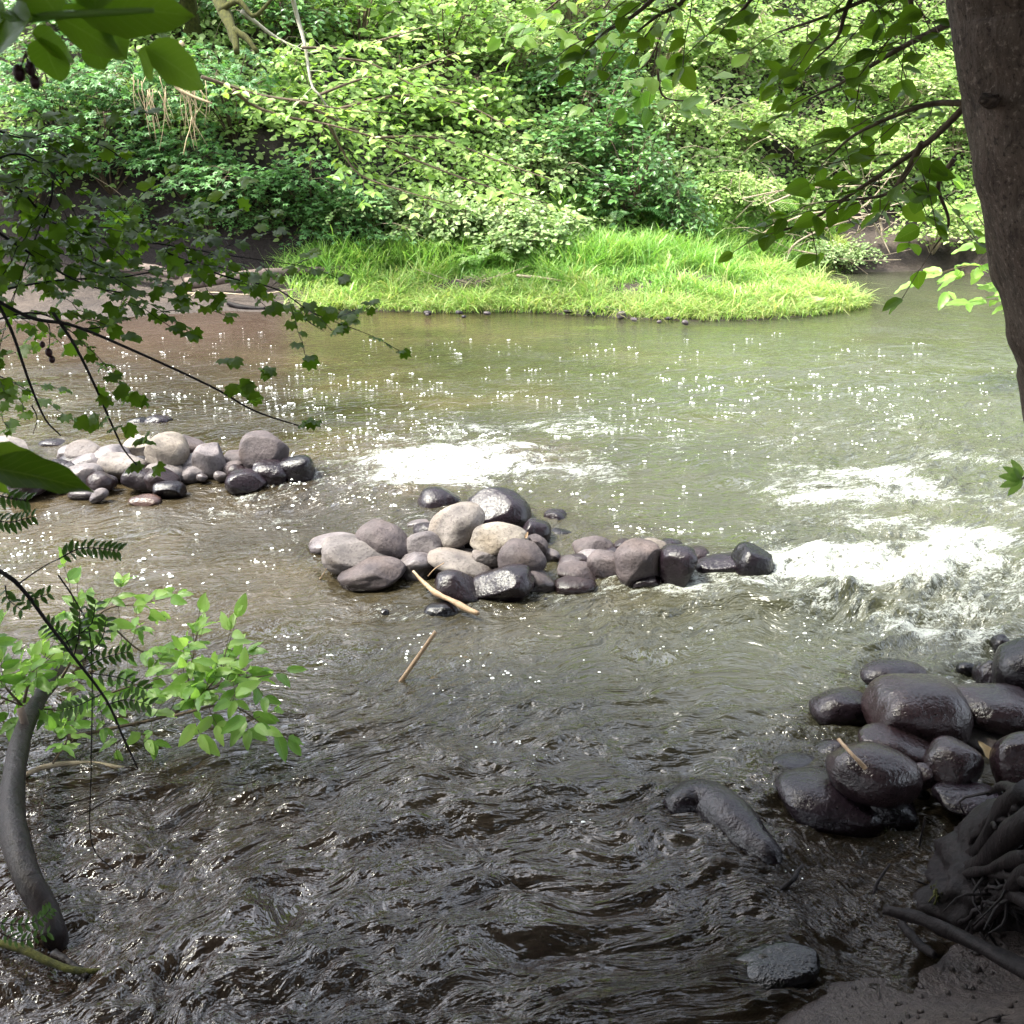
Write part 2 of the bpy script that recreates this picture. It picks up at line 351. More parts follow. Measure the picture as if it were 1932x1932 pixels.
def terrain(x, y):
    x = np.asarray(x, float); y = np.asarray(y, float)
    df = sdf(FARP, x, y); dn = sdf(NEARP, x, y)
    nz = fbm(x * .8, y * .8, 5, 4)
    nf = fbm(x * 5, y * 5, 9, 3)
    bed = -.35 + .06 * nz
    foot = np.interp(x, FX, FY); s = np.maximum(0, y - foot)
    left = sstep(-1.2, -3, x)
    hill = s * .95 + left * 1.1 * sstep(0, .55, s); hill = 12 * np.tanh(hill / 12)
    fh = WL + .012 + .14 * np.clip(df, 0, 2.5) + hill + .25 * nz * sstep(0, 2.5, s) + .02 * nf * sstep(0, .2, df)
    right = sstep(4.9, 5.6, x); fh += right * .35 * sstep(0, .35, df)
    far = np.where(df > 0, fh, np.maximum(bed, WL + .012 + df * .5))
    nh = .02 + .22 * sstep(0, .5, dn) + .35 * sstep(.2, 2.2, dn) + .035 * nz * sstep(0, .3, dn) + .012 * nf * sstep(0, .1, dn)
    near = np.where(dn > 0, nh, np.maximum(bed, .02 + dn * .5))
    return np.maximum(far, near)
def t1(x, y): return float(terrain(np.array([x]), np.array([y]))[0])
def hit(px, py, y0=13.0):
    d = ray(px, py); ys = np.arange(y0, 40, .05); P_ = np.array([0, 0, CAMH]) + d[None] * (ys / d[1])[:, None]
    h = terrain(P_[:, 0], P_[:, 1]); k = np.argmax(h > P_[:, 2]) if (h > P_[:, 2]).any() else len(ys) - 1
    return P_[k]

def grid_faces(nr, nc):
    i, j = np.meshgrid(np.arange(nr - 1), np.arange(nc - 1), indexing='ij')
    return np.stack([i * nc + j, i * nc + j + 1, (i + 1) * nc + j + 1, (i + 1) * nc + j], -1).reshape(-1, 4)
ys = np.concatenate([np.linspace(-60, -3, 12), np.linspace(-2.8, 4.6, 210), np.linspace(4.7, 12.4, 50), np.linspace(12.5, 24, 190), np.linspace(24.5, 90, 25)])
xs = np.concatenate([np.linspace(-60, -12.5, 12), np.linspace(-12, -.1, 150), np.linspace(0, 4.5, 130), np.linspace(4.6, 12, 90), np.linspace(12.5, 60, 12)])
XX, YY = np.meshgrid(xs, ys)
mb = MB(); mb.add(np.stack([XX, YY, terrain(XX, YY)], -1).reshape(-1, 3), [grid_faces(len(ys), len(xs))])
g = mb.build('ground', M['soil']); tag(g, kind='structure')

# ------------------------------------------------------------------ rocks
GM, GL, GR = 'rocks of the pile in mid river', 'rocks of the pile at the left', 'rocks of the pile by the right bank'
PAL = dict(pale=(.17, .155, .148), cream=(.20, .18, .158), grey=(.125, .114, .115), mauve=(.072, .060, .063), lilac=(.125, .113, .119), brown=(.020, .0125, .015), dark=(.013, .0085, .0125), black=(.005, .003, .005), tan=(.17, .15, .132), rust=(.10, .062, .052))  # brown and dark are stone tones deepened for the shade on the near pile
ROCKS = []       # x, y, a, b for the water
_ico = None
def ico():
    global _ico
    if _ico is None:
        import bmesh
        b = bmesh.new(); bmesh.ops.create_icosphere(b, subdivisions=5, radius=1)
        v = np.array([q.co[:] for q in b.verts]); f = np.array([[q.index for q in p.verts] for p in b.faces]); b.free(); _ico = (v, f)
    return _ico
def n3(v, seed, s):
    return (vn(v[:, 0] * s + seed, v[:, 1] * s + 3.3, seed) + vn(v[:, 1] * s + 7.1, v[:, 2] * s + seed, seed + 5) + vn(v[:, 2] * s + 1.7, v[:, 0] * s + 5.5, seed + 9)) / 3
def rock(zo, zs, cx, cy, w_, h_, rot, tone, label, lift=.0, rough=.25, wet=None, group=None, sink=.62, cuts=0, seed=None):
    px, py = (zo[0] + cx * zs) / 1.2671, (zo[1] + cy * zs) / 1.2671
    pw, ph = w_ * zs / 1.2671 * 1.08, h_ * zs / 1.2671 * 1.14
    seed = int(cx * 7 + cy * 13 + w_) % 9973 if seed is None else seed; rng = np.random.default_rng(seed)
    d = ray(px, py); base = WL * .5 if py < 950 else 0.0
    zc = base + lift
    for _ in range(3):
        t = (zc - CAMH) / d[2]; dist = t * FL; k = dist / FL / 1932
        a = pw / 2 * k; H = ph / 2 * k; el = math.atan2(-d[2], d[1])
        b = a * .5 + H * .5
        c2 = H * H - (b * math.sin(el)) ** 2
        c = math.sqrt(max(c2, (H * .55) ** 2)) / math.cos(el)
        zc = base + lift + c * (1 - sink) if lift == 0 else base + lift
    ctr = np.array([0, 0, CAMH]) + d * (zc - CAMH) / d[2]
    v, f = ico(); v = v.copy()
    e = rng.uniform(.78, .95)
    v = np.sign(v) * np.abs(v) ** e
    v = v * (1 + (.17 + .05 * rough) * n3(v, seed % 97, 1.15)[:, None] * 1.6)
    for _ in range(cuts + int(rng.integers(1, 4))):
        nn = unit(rng.normal(0, 1, 3) + np.array([0, -.25, .1])); dd = rng.uniform(.66, .9); q = v @ nn
        over = np.maximum(0, q - dd); v = v - nn[None] * (over * (.85 if group != GR else .55))[:, None]
    v = v * (1 + (.02 + .06 * rough) * n3(v, seed % 53, 3.8)[:, None] + (.02 * rough) * n3(v, seed % 41, 12)[:, None])
    v /= np.array([np.ptp(v[:, 0]), np.ptp(v[:, 1]), np.ptp(v[:, 2])]) / 2
    v *= np.array([a, b, c])
    r = Matrix.Rotation(rad(rot), 3, 'Y') ; v = v @ np.array(r).T
    mb = MB(); mb.add(v + ctr, [f]); o = mb.build('river_rock', M['rock'], origin=ctr)
    col = PAL[tone]; dryness = (1.0 if tone in ('pale', 'cream', 'grey', 'lilac', 'tan') else .75 if tone in ('mauve', 'brown') else .25) if wet is None else 1 - wet
    j = rng.uniform(.9, 1.12); o.color = (col[0] * j, col[1] * j, col[2] * j, dryness)
    tag(o, label, 'rock', group)
    if ctr[2] - c < .05: ROCKS.append((ctr[0], ctr[1], a, b))
    return o

GM, GL, GR = 'rocks of the pile in mid river', 'rocks of the pile at the left', 'rocks of the pile by the right bank'
zM, sM = (700, 1120), .3106
for r_ in [
 (1125, 270, 300, 210, 8, 'dark', 'wet dark rock at the far back left of the mid river pile', .06),
 (1405, 262, 100, 90, 0, 'dark', 'tiny wet rock half hidden behind the glossy boulder of the mid river pile', .05),
 (1605, 325, 430, 280, 18, 'dark', 'largest glossy wet boulder at the back of the mid river pile', .12),
 (1475, 392, 80, 70, 0, 'pale', 'pale pebble wedged under the glossy back boulder of the mid river pile', .06),
 (1570, 428, 200, 100, 5, 'tan', 'low tan stone tucked between the glossy boulder and the cream oval stone', .07),
 (1100, 405, 150, 90, 0, 'pale', 'pale flat stone in the water just left of the angular pale boulder', .02),
 (990, 455, 200, 100, 0, 'lilac', 'washed over flat lilac stone left of the angular pale boulder', 0),
 (1850, 505, 190, 200, 25, 'dark', 'dark brown rock right of the cream oval stone on the mid river pile', .09),
 (1270, 430, 400, 260, -28, 'pale', 'angular pale grey boulder perched on top of the mid river pile', .19),
 (1400, 585, 230, 150, 0, 'mauve', 'shaded stone under the angular pale boulder and the cream oval stone', .05),
 (1600, 545, 380, 220, 3, 'cream', 'cream oval stone lying on top of the mid river pile', .16),
 (1860, 615, 170, 170, 20, 'mauve', 'pinkish brown stone behind the round mauve one on the right of the mid river pile', .09),
 (1215, 605, 180, 125, -12, 'mauve', 'small dark grey stone below the angular pale boulder', .08),
 (1345, 660, 130, 75, 5, 'lilac', 'little flat stone touching the back of the long pale slab', .06),
 (1510, 682, 225, 110, 5, 'grey', 'flat oval stone between the long pale slab and the round mauve rock', .09),
 (1580, 765, 110, 100, 0, 'mauve', 'small shaded stone filling the gap left of the round mauve rock', .03),
 (1775, 705, 320, 235, 14, 'mauve', 'round mauve rock on the front right of the mid river pile', .12),
 (1005, 625, 250, 240, 0, 'lilac', 'upright rounded lilac stone in the middle left of the mid river pile', .09),
 (1100, 570, 90, 110, 20, 'grey', 'narrow grey stone leaning behind the upright lilac one', .08),
 (710, 590, 360, 280, 22, 'mauve', 'big mauve boulder left of the upright lilac stone', .12),
 (315, 595, 350, 160, -8, 'lilac', 'low flat stone at the far left end of the mid river pile', .02),
 (520, 680, 460, 250, 6, 'grey', 'broad flat topped grey boulder on the left end of the mid river pile', .09),
 (600, 815, 440, 200, -8, 'mauve', 'wedge shaped boulder with dark underside at the front left of the mid river pile', .06),
 (1330, 745, 500, 190, 14, 'pale', 'long pale slab sloping into the water at the front of the mid river pile', .05),
 (1280, 930, 330, 220, 20, 'dark', 'dark blunt rock beside the peeled stick at the front of the mid river pile', .05),
 (1620, 890, 410, 230, -14, 'dark', 'dark elongated rock at the front centre of the mid river pile', .07),
 (1860, 875, 270, 170, 16, 'mauve', 'smooth dark mauve rock right of the elongated dark one', .04),
 (1150, 1110, 225, 130, 0, 'black', 'lone black wet rock sitting in foam in front of the mid river pile', .01),
 (705, 1112, 60, 50, 0, 'dark', 'tiny black stone poking from the water left of the lone wet rock', 0)]:
    rock(zM, sM, r_[0], r_[1], r_[2] * 1.10, r_[3] * 1.08, *r_[4:7], lift=r_[7], group=GM, cuts=1 if 'wedge' in r_[6] or 'angular' in r_[6] else 0)
zN, sN = (1250, 1180), .3364
for r_ in [
 (235, 200, 155, 140, 0, 'dark', 'small wet rock standing in the water behind the right shoulder of the mid river pile', .05),
 (290, 308, 240, 110, 4, 'black', 'flat black wet rock right behind the pinkish brown stones', .03),
 (715, 328, 250, 95, 12, 'dark', 'flat dark rock at the back of the right half of the mid river pile', .03),
 (200, 470, 120, 120, 0, 'lilac', 'washed over stone in the gap between both halves of the mid river pile', 0),
 (500, 405, 250, 160, -5, 'mauve', 'domed grey mauve rock at the left of the right half pile', .04),
 (930, 410, 160, 150, 10, 'tan', 'tan stone behind the biggest mauve rock of the right half pile', .08),
 (1055, 372, 140, 90, 0, 'dark', 'small wet dark rock behind the glossy upright one', .07),
 (600, 510, 230, 165, 10, 'mauve', 'rounded mauve rock left of the biggest one in the right half pile', .06),
 (825, 482, 280, 270, 0, 'mauve', 'biggest round mauve rock of the right half of the mid river pile', .11),
 (415, 562, 320, 125, 8, 'mauve', 'long flat wet rock at the front left of the right half pile', .03),
 (420, 497, 130, 65, 0, 'lilac', 'small pale washed stone between the domed and the long flat rock', .02),
 (370, 665, 240, 130, 0, 'brown', 'sunken wet rock with water running over it below the long flat one', 0),
 (690, 670, 200, 80, 0, 'rust', 'rust coloured stone just under the surface before the biggest mauve rock', -.02),
 (865, 635, 190, 105, -8, 'brown', 'angular wet stone at the foot of the biggest mauve rock', .02),
 (985, 500, 100, 130, 0, 'black', 'dark stone in the shadow between the biggest mauve rock and the glossy upright one', .05),
 (1105, 525, 210, 245, 8, 'dark', 'glossy upright wet rock with a bright top, right half of the pile', .10),
 (1265, 470, 80, 60, -20, 'dark', 'tiny pointed stone right of the glossy upright rock', .05),
 (1345, 478, 100, 60, 0, 'dark', 'small dark stone behind the long end rock of the pile', .04),
 (1255, 540, 165, 100, 4, 'dark', 'small wet rock between the glossy upright one and the long end rock', .03),
 (1440, 512, 330, 150, -6, 'dark', 'long dark rock near the right end of the mid river pile', .07),
 (1625, 525, 245, 235, 5, 'black', 'round black wet rock at the very right end of the mid river pile', .08),
 (150, 765, 90, 40, -15, 'black', 'sliver of black stone in the ripples below the smooth dark mauve rock', 0)]:
    rock(zN, sN, r_[0], r_[1], r_[2] * 1.16, r_[3] * 1.12, *r_[4:7], lift=r_[7], group=GM, cuts=1 if 'angular' in r_[6] else 0)
zL, sL = (0, 960), .4141
for r_ in [
 (795, 132, 110, 66, -5, 'black', 'small black rock standing alone behind the left pile', .02),
 (915, 128, 140, 95, 0, 'dark', 'craggy wet rock standing behind the left pile beside a small black one', .02),
 (310, 250, 140, 60, 5, 'dark', 'low dark rock behind the left pile, nearest the left riffle', .0),
 (395, 288, 80, 60, 0, 'pale', 'small pale stone touching the back of the rounded grey rock', .03),
 (490, 320, 190, 170, 0, 'grey', 'rounded grey rock at the left side of the left pile', .08),
 (60, 268, 200, 100, 18, 'pale', 'pale smooth rock at the left edge above the big dark leaf', .06),
 (50, 432, 120, 60, 0, 'brown', 'brown rock at the left edge below the big dark leaf', .02),
 (720, 298, 90, 66, 0, 'grey', 'small grey stone at the back left of the pale long rock', .04),
 (820, 275, 160, 130, -15, 'cream', 'cream stone behind the big two toned boulder of the left pile', .09),
 (965, 285, 215, 175, 16, 'tan', 'big two toned tan boulder on top of the left pile', .16),
 (1105, 280, 180, 120, 32, 'mauve', 'grey mauve rock slanting behind the right of the two toned boulder', .09),
 (865, 352, 80, 85, -10, 'grey', 'small upright stone under the left of the two toned boulder', .06),
 (985, 382, 90, 50, 0, 'brown', 'tiny brown stone under the two toned boulder', .05),
 (1095, 362, 100, 60, 0, 'mauve', 'little flat stone between the two toned boulder and the bulging grey one', .05),
 (1365, 338, 170, 95, 8, 'mauve', 'flat mauve rock left of the large round one on the left pile', .05),
 (1210, 340, 155, 175, -12, 'lilac', 'bulging lilac grey rock in the centre of the left pile', .10),
 (1425, 365, 90, 90, 0, 'brown', 'dark stone in the shade left of the large round rock', .04),
 (1525, 300, 235, 200, 10, 'mauve', 'large round dark rock with a sheen near the right end of the left pile', .13),
 (715, 378, 240, 138, 10, 'pale', 'pale long rock on the left front of the left pile', .05),
 (885, 436, 110, 100, -20, 'grey', 'angular grey stone in front of the pale long rock', .02),
 (945, 420, 190, 120, 8, 'grey', 'mottled grey rock at the front centre of the left pile', .04),
 (1090, 415, 180, 88, -4, 'lilac', 'flat oval lilac stone at the front centre of the left pile', .03),
 (975, 512, 155, 92, 5, 'black', 'black wet rock in the shallows in front of the left pile', .01),
 (1345, 398, 110, 85, 0, 'mauve', 'round dark stone beside the yellow dry leaf on the left pile', .04),
 (1425, 462, 210, 110, -6, 'dark', 'long wet rock at the front right of the left pile', .03),
 (1560, 418, 185, 130, 8, 'dark', 'cracked angular wet rock at the right front of the left pile', .05),
 (1715, 402, 170, 140, -6, 'black', 'black wet rock at the right tip of the left pile', .06),
 (545, 424, 120, 110, 10, 'grey', 'grey rock with a black foot beside the tip of the big dark leaf', .03),
 (190, 484, 190, 75, -5, 'dark', 'low wet rock below the big dark leaf', .0),
 (310, 492, 100, 50, 0, 'dark', 'tiny wet stone right of the low rock below the big dark leaf', .0),
 (575, 542, 95, 62, -30, 'lilac', 'washed over pale stone in the shallows below the left pile', 0),
 (480, 532, 150, 62, 0, 'lilac', 'flat washed over stone below the tip of the big dark leaf', -.01),
 (840, 572, 160, 62, 0, 'rust', 'reddish stone just under the surface in front of the left pile', -.02)]:
    rock(zL, sL, r_[0], r_[1], r_[2] * 1.10, r_[3] * 1.06, *r_[4:7], lift=r_[7], group=GL, rough=1 if 'craggy' in r_[6] or 'cracked' in r_[6] else 0, cuts=2 if 'angular' in r_[6] or 'craggy' in r_[6] else 0)
zR, sR = (1850, 1480), .3095
for r_ in [
 (945, 440, 470, 235, 0, 'dark', 'smooth oval rock standing at the back of the right bank pile', .06),
 (505, 690, 425, 290, 5, 'dark', 'glossy domed rock at the left end of the right bank pile', .05),
 (1080, 730, 720, 520, 8, 'brown', 'biggest dark boulder of the right bank pile, with a notch in its top', .13),
 (1720, 700, 660, 340, 6, 'brown', 'wide brownish boulder right of the biggest one by the right edge', .12),
 (1690, 960, 520, 230, 10, 'lilac', 'lilac grey slab under the wide brownish boulder', .02),
 (730, 645, 120, 80, 0, 'black', 'small black stone between the glossy domed rock and the biggest boulder', .0),
 (450, 1005, 270, 140, -10, 'brown', 'sunken flat stone left of the boulder that carries the twig', .0),
 (950, 985, 550, 290, 12, 'brown', 'dark lying rock wedged below the biggest boulder', .10),
 (180, 1135, 390, 150, 9, 'dark', 'low wet rock left of the boulder with the twig', .0),
 (480, 1390, 840, 400, 8, 'dark', 'broad wet rock with a bright glint at its waterline, front of the right bank pile', .04),
 (1380, 1125, 420, 370, -8, 'brown', 'faceted rock with a broken corner in the right bank pile', .12),
 (1135, 1215, 160, 160, 0, 'brown', 'small rounded stone between the twig boulder and the faceted rock', .10),
 (755, 1180, 660, 430, 12, 'brown', 'big brown boulder with a twig lying across it', .16),
 (1900, 1130, 380, 410, 0, 'brown', 'round brown boulder cut by the right edge above the tree root', .14),
 (1530, 1395, 520, 240, 5, 'dark', 'flat dark rock with a hollow underside beside the tree root', .08),
 (1500, 1515, 200, 105, 0, 'mauve', 'grey wet stone in the water under the hollow rock', .01),
 (1150, 1352, 110, 80, 0, 'black', 'little black wet stone in the gap before the faceted rock', .02),
 (880, 1480, 420, 300, 20, 'black', 'black rock sunk in shade below the twig boulder', .0),  # dark mass closing the low gap under the twig boulder
 (1480, 392, 135, 110, 0, 'black', 'small black rock in the ripples behind the wide brownish boulder', .02),
 (1590, 430, 100, 170, -15, 'black', 'narrow black rock beside the grey wet one near the right edge', .04),
 (1700, 455, 220, 240, 10, 'dark', 'grey wet jagged rock leaning on the tall black boulder', .06),
 (1940, 430, 440, 460, -20, 'black', 'tall black boulder cut by the right edge above the brownish one', .14),
 (1760, 205, 140, 150, 10, 'black', 'craggy black stone in the ripples near the right edge, farthest of its pile', .03)]:
    rock(zR, sR, r_[0], r_[1], r_[2] * 1.02, r_[3] * 1.0, *r_[4:7], lift=r_[7], group=GR, rough=1 if 'jagged' in r_[6] or 'craggy' in r_[6] else 0, cuts=2 if 'faceted' in r_[6] else 0, wet=.85 if r_[5] == 'brown' else None)
zB, sB = (1500, 1800), .4907
rock(zB, sB, 725, 1050, 400, 150, -16, 'black', 'black wedge shaped rock breaking the near water before the mud bank', lift=.0, sink=.7, rough=.6)
rgf = np.random.default_rng(77)
for nf_, hull, zo_, g_, lab_ in [(42, [(620, 1060), (1030, 1105), (960, 960), (800, 1000)], 1, GM, 'small wet pebble wedged low between the boulders of the mid river pile'), (34, [(1040, 1070), (1420, 1090), (1250, 1030), (1080, 1040)], 1, GM, 'small wet pebble wedged low between the boulders of the mid river pile'), (34, [(10, 925), (560, 905), (500, 860), (60, 850)], 1, GL, 'small wet pebble lying low between the rocks of the left pile')]:
    for _ in range(nf_):
        w4 = rgf.dirichlet([.8] * 4); px, py = np.array(w4) @ np.array(hull); s4 = 20 + 56 * rgf.random() ** 1.3
        o = rock((0, 0), 1.2671, px, py, s4, s4 * rgf.uniform(.5, .75), rgf.uniform(-20, 20), ['mauve', 'dark', 'dark', 'lilac', 'brown'][rgf.integers(0, 5)], lab_, group='pebbles wedged in the ' + ('mid river' if g_ == GM else 'left') + ' pile', seed=int(px * 3 + py), wet=.6, lift=.016 + .3 * s4 / 1932 * 3)
        o.name = 'pebble'; o['category'] = 'pebble'
# bent rock, like a boomerang
mb = MB(); P_ = []
for x, y, r in [(215, 265, 50), (260, 225, 72), (335, 205, 88), (420, 225, 96), (500, 310, 90), (590, 400, 82), (680, 470, 70), (745, 520, 46)]:
    p = gp(*z2(x, y), .04); P_.append((p, r * .4907 / 1.2671 / 1932 * np.linalg.norm(p - np.array([0, 0, CAMH])) / 1.08))
pp = smooth_path([q[0] for q in P_], 60); rr = np.interp(np.linspace(0, 1, 60), np.linspace(0, 1, 8), [q[1] for q in P_])
pp[:, 2] -= .025; e_ = np.linspace(0, 1, 60); rr = rr * 1.3 * np.minimum(1, np.sqrt(np.clip(e_ / .07, .02, 1))) * np.minimum(1, np.sqrt(np.clip((1 - e_) / .07, .02, 1)))
tube(mb, pp, rr, 28)
bv = mb.v[0]; bc = pp[np.repeat(np.arange(60), 28)]; mb.v[0] = bc + (bv - bc) * (1 + .45 * n3(bv, 5, 7)[:, None] + .06 * n3(bv, 9, 30)[:, None]) * np.array([1, 1, .85])
bo = mb.build('river_rock', M['rock'], origin=pp.mean(0)); bo.color = (*PAL['dark'], .3)
tag(bo, 'long bent black rock like a boomerang lying in the near water', 'rock')
for q, r in P_: ROCKS.append((q[0], q[1], r, r))
# cobbles along the grass bar
rg = np.random.default_rng(3)
for px, py, w_ in [(1066, 580, 16), (1082, 586, 15), (1092, 578, 18), (1104, 588, 14), (1114, 580, 19), (1128, 584, 17), (1138, 578, 14), (1150, 586, 20), (1163, 583, 14), (1120, 592, 11), (1180, 592, 18), (1192, 598, 12), (1260, 600, 14), (1286, 607, 16), (1240, 602, 9), (800, 592, 14), (812, 596, 10), (868, 586, 14), (876, 594, 10), (930, 590, 11)]:
    o = rock((0, 0), 1.2671, px + rg.normal(0, 5), py + rg.normal(0, 2.5) + 2, w_ * rg.uniform(.6, 1.3), w_ * rg.uniform(.4, .75), rg.uniform(-15, 15), 'dark' if rg.random() < .6 else 'mauve', 'dark fist sized cobble at the waterline along the foot of the grassy bar', lift=.09, group='cobbles along the foot of the grassy bar', seed=int(px + py), wet=.6)
    o.name = 'shore_cobble'; o['category'] = 'cobble'

# ------------------------------------------------------------------ water
r_ = [1.0]
while r_[-1] < 22.5: r_.append(r_[-1] * 1.0031)
r_ = np.concatenate([r_, np.linspace(23, 60, 8)]); an = np.radians(np.concatenate([np.linspace(-80, -36, 40), np.linspace(-35.5, 35.5, 980), np.linspace(36, 80, 40)]))
AA, RR = np.meshgrid(an, r_); WX = RR * np.sin(AA); WY = RR * np.cos(AA) - .05
def G(px, py, sx, sy, ang=0, z=0):       # soft patch on the water, centre and spread given in the picture, size on the ground
    c = gp(px, py, z); a = gp(px + sx, py, z); b = gp(px, py - sy, z); wx = abs(a[0] - c[0]); wy = abs(b[1] - c[1])
    dx, dy = WX - c[0], WY - c[1]; ca, sa = math.cos(rad(ang)), math.sin(rad(ang)); u = dx * ca + dy * sa; v = -dx * sa + dy * ca
    return np.exp(-(u / wx) ** 2 - (v / wy) ** 2)
dam = np.interp(WX, [-8, -4, -2.2, -1.2, -.4, .3, 1.2, 1.9, 3, 8], [7.4, 7.2, 6.7, 6.2, 5.5, 5.2, 4.7, 4.6, 4.3, 4.2])
step = sstep(-.35, .55, WY - dam)
level = WL * step
rap = (G(900, 890, 210, 55) + .8 * G(760, 920, 190, 45) + .6 * G(500, 960, 120, 30) + 1.1 * G(1660, 1080, 190, 75) + .7 * G(1600, 1160, 270, 60) + .5 * G(1760, 960, 260, 130) + .2 * G(1300, 1150, 330, 40) + .3 * G(60, 760, 230, 60))
rap = rap * (.75 + .9 * fbm(WX * 1.1 + 4, WY * 1.6, 91, 4)); rap = np.clip(rap, 0, 1.3)
near = sstep(4.6, 2.6, WY)
amp = .0016 + .0016 * sstep(13, 7, WY) + .032 * rap +   .019 * near + .012 * sstep(5.8, 4.4, WY) + .02 * sstep(.5, 3.5, WX) * sstep(12, 6, WY)
calm = G(1000, 1270, 330, 60) * .5 + G(500, 1060, 300, 60) * .4
amp = amp * (1 - np.clip(calm, 0, .7))
wx = WX + .22 * fbm(WX * 1.3, WY * 1.3, 31, 3); wy = WY + .22 * fbm(WX * 1.3 + 9, WY * 1.3, 37, 3)
ang = rad(1) * (28 - 38 * sstep(.3, 1.8, WX) * near + 0 * WX); ca, sa = math.cos(rad(24)), math.sin(rad(24))
U1, V1 = wx * ca + wy * sa, -wx * sa + wy * ca; c2_, s2_ = math.cos(rad(-14)), math.sin(rad(-14)); U2, V2 = wx * c2_ + wy * s2_, -wx * s2_ + wy * c2_
bl = sstep(.5, 1.6, WX) * near
def waves(U, V): 
    a = fbm(U * 1.6, V * 4.2, 3, 2) ; b = fbm(U * 5.0, V * 11, 13, 3); r = 1 - 2 * np.abs(fbm(U * 3.2, V * 7.5, 23, 3))
    return 1.0 * a + .95 * b + .5 * r
hgt = (waves(U1, V1) * (1 - bl) + waves(U2, V2) * bl) 
fine = fbm(wx * 16, wy * 26, 51, 3)
Z = level + amp * hgt + fine * (.0012 + .005 * rap + .0034 * near + .0016 * sstep(7, 4.5, WY))
Z += .03 * G(1640, 1110, 150, 30) * (1 + .5 * fine) - .03 * G(1650, 1180, 190, 25) + .03 * G(900, 880, 120, 22) + .012 * sstep(.6, 1.6, WX) * near * fbm(wx * 7, wy * 12, 141, 3)
rk = np.zeros_like(WX); 
for x, y, a, b in ROCKS:
    q = (np.abs(WX - x) < a * 2 + .3) & (np.abs(WY - y) < b * 2 + .3)
    dd = np.sqrt(((WX[q] - x) / (a + .03)) ** 2 + ((WY[q] - y) / (b + .03)) ** 2)
    rk[q] = np.maximum(rk[q], np.exp(-((dd - 1.02) * a / .05) ** 2) * .8 + .3 * np.exp(-np.maximum(0, dd - 1) * a / .16) * .5)
Z += rk * .008 * (1 + fine)
foam = rap * 1.15 + rk * (.10 + .25 * sstep(4.0, 4.8, WY)) + .10 * sstep(6, 3, WY) + .5 * sstep(.8, 3, WX) * sstep(11, 5.5, WY) * sstep(3.0, 4.0, WY)  # broad right side term also whitens for sky glitter on the ripples
foam += .75 * G(905, 880, 130, 34, -8) + .4 * G(760, 925, 200, 40) + .4 * G(480, 965, 110, 26) + .5 * G(1650, 1100, 105, 36, -12) + .55 * G(1000, 830, 360, 60) + .35 * G(1100, 760, 600, 60) + .5 * G(1500, 980, 400, 150) + .4 * G(60, 750, 260, 70) + .15 * G(800, 1150, 200, 40) + .10 * G(1350, 1150, 380, 60) + .3 * G(350, 980, 300, 40)
foam *= np.clip(1 + 1.1 * fbm(WX * 1.6, WY * 2.6, 97, 4), .1, 2)
foam = np.clip(foam, 0, 1.75)
df = sdf(FARP, WX, WY); dn = sdf(NEARP, WX, WY)
shal = np.clip(sstep(-1.2, 0, df) * .8 + sstep(-.9, 0, dn) * .9 + .5 * rk, 0, 1)
mb = MB(); mb.add(np.stack([WX, WY, Z], -1).reshape(-1, 3), [grid_faces(len(r_), len(an))])
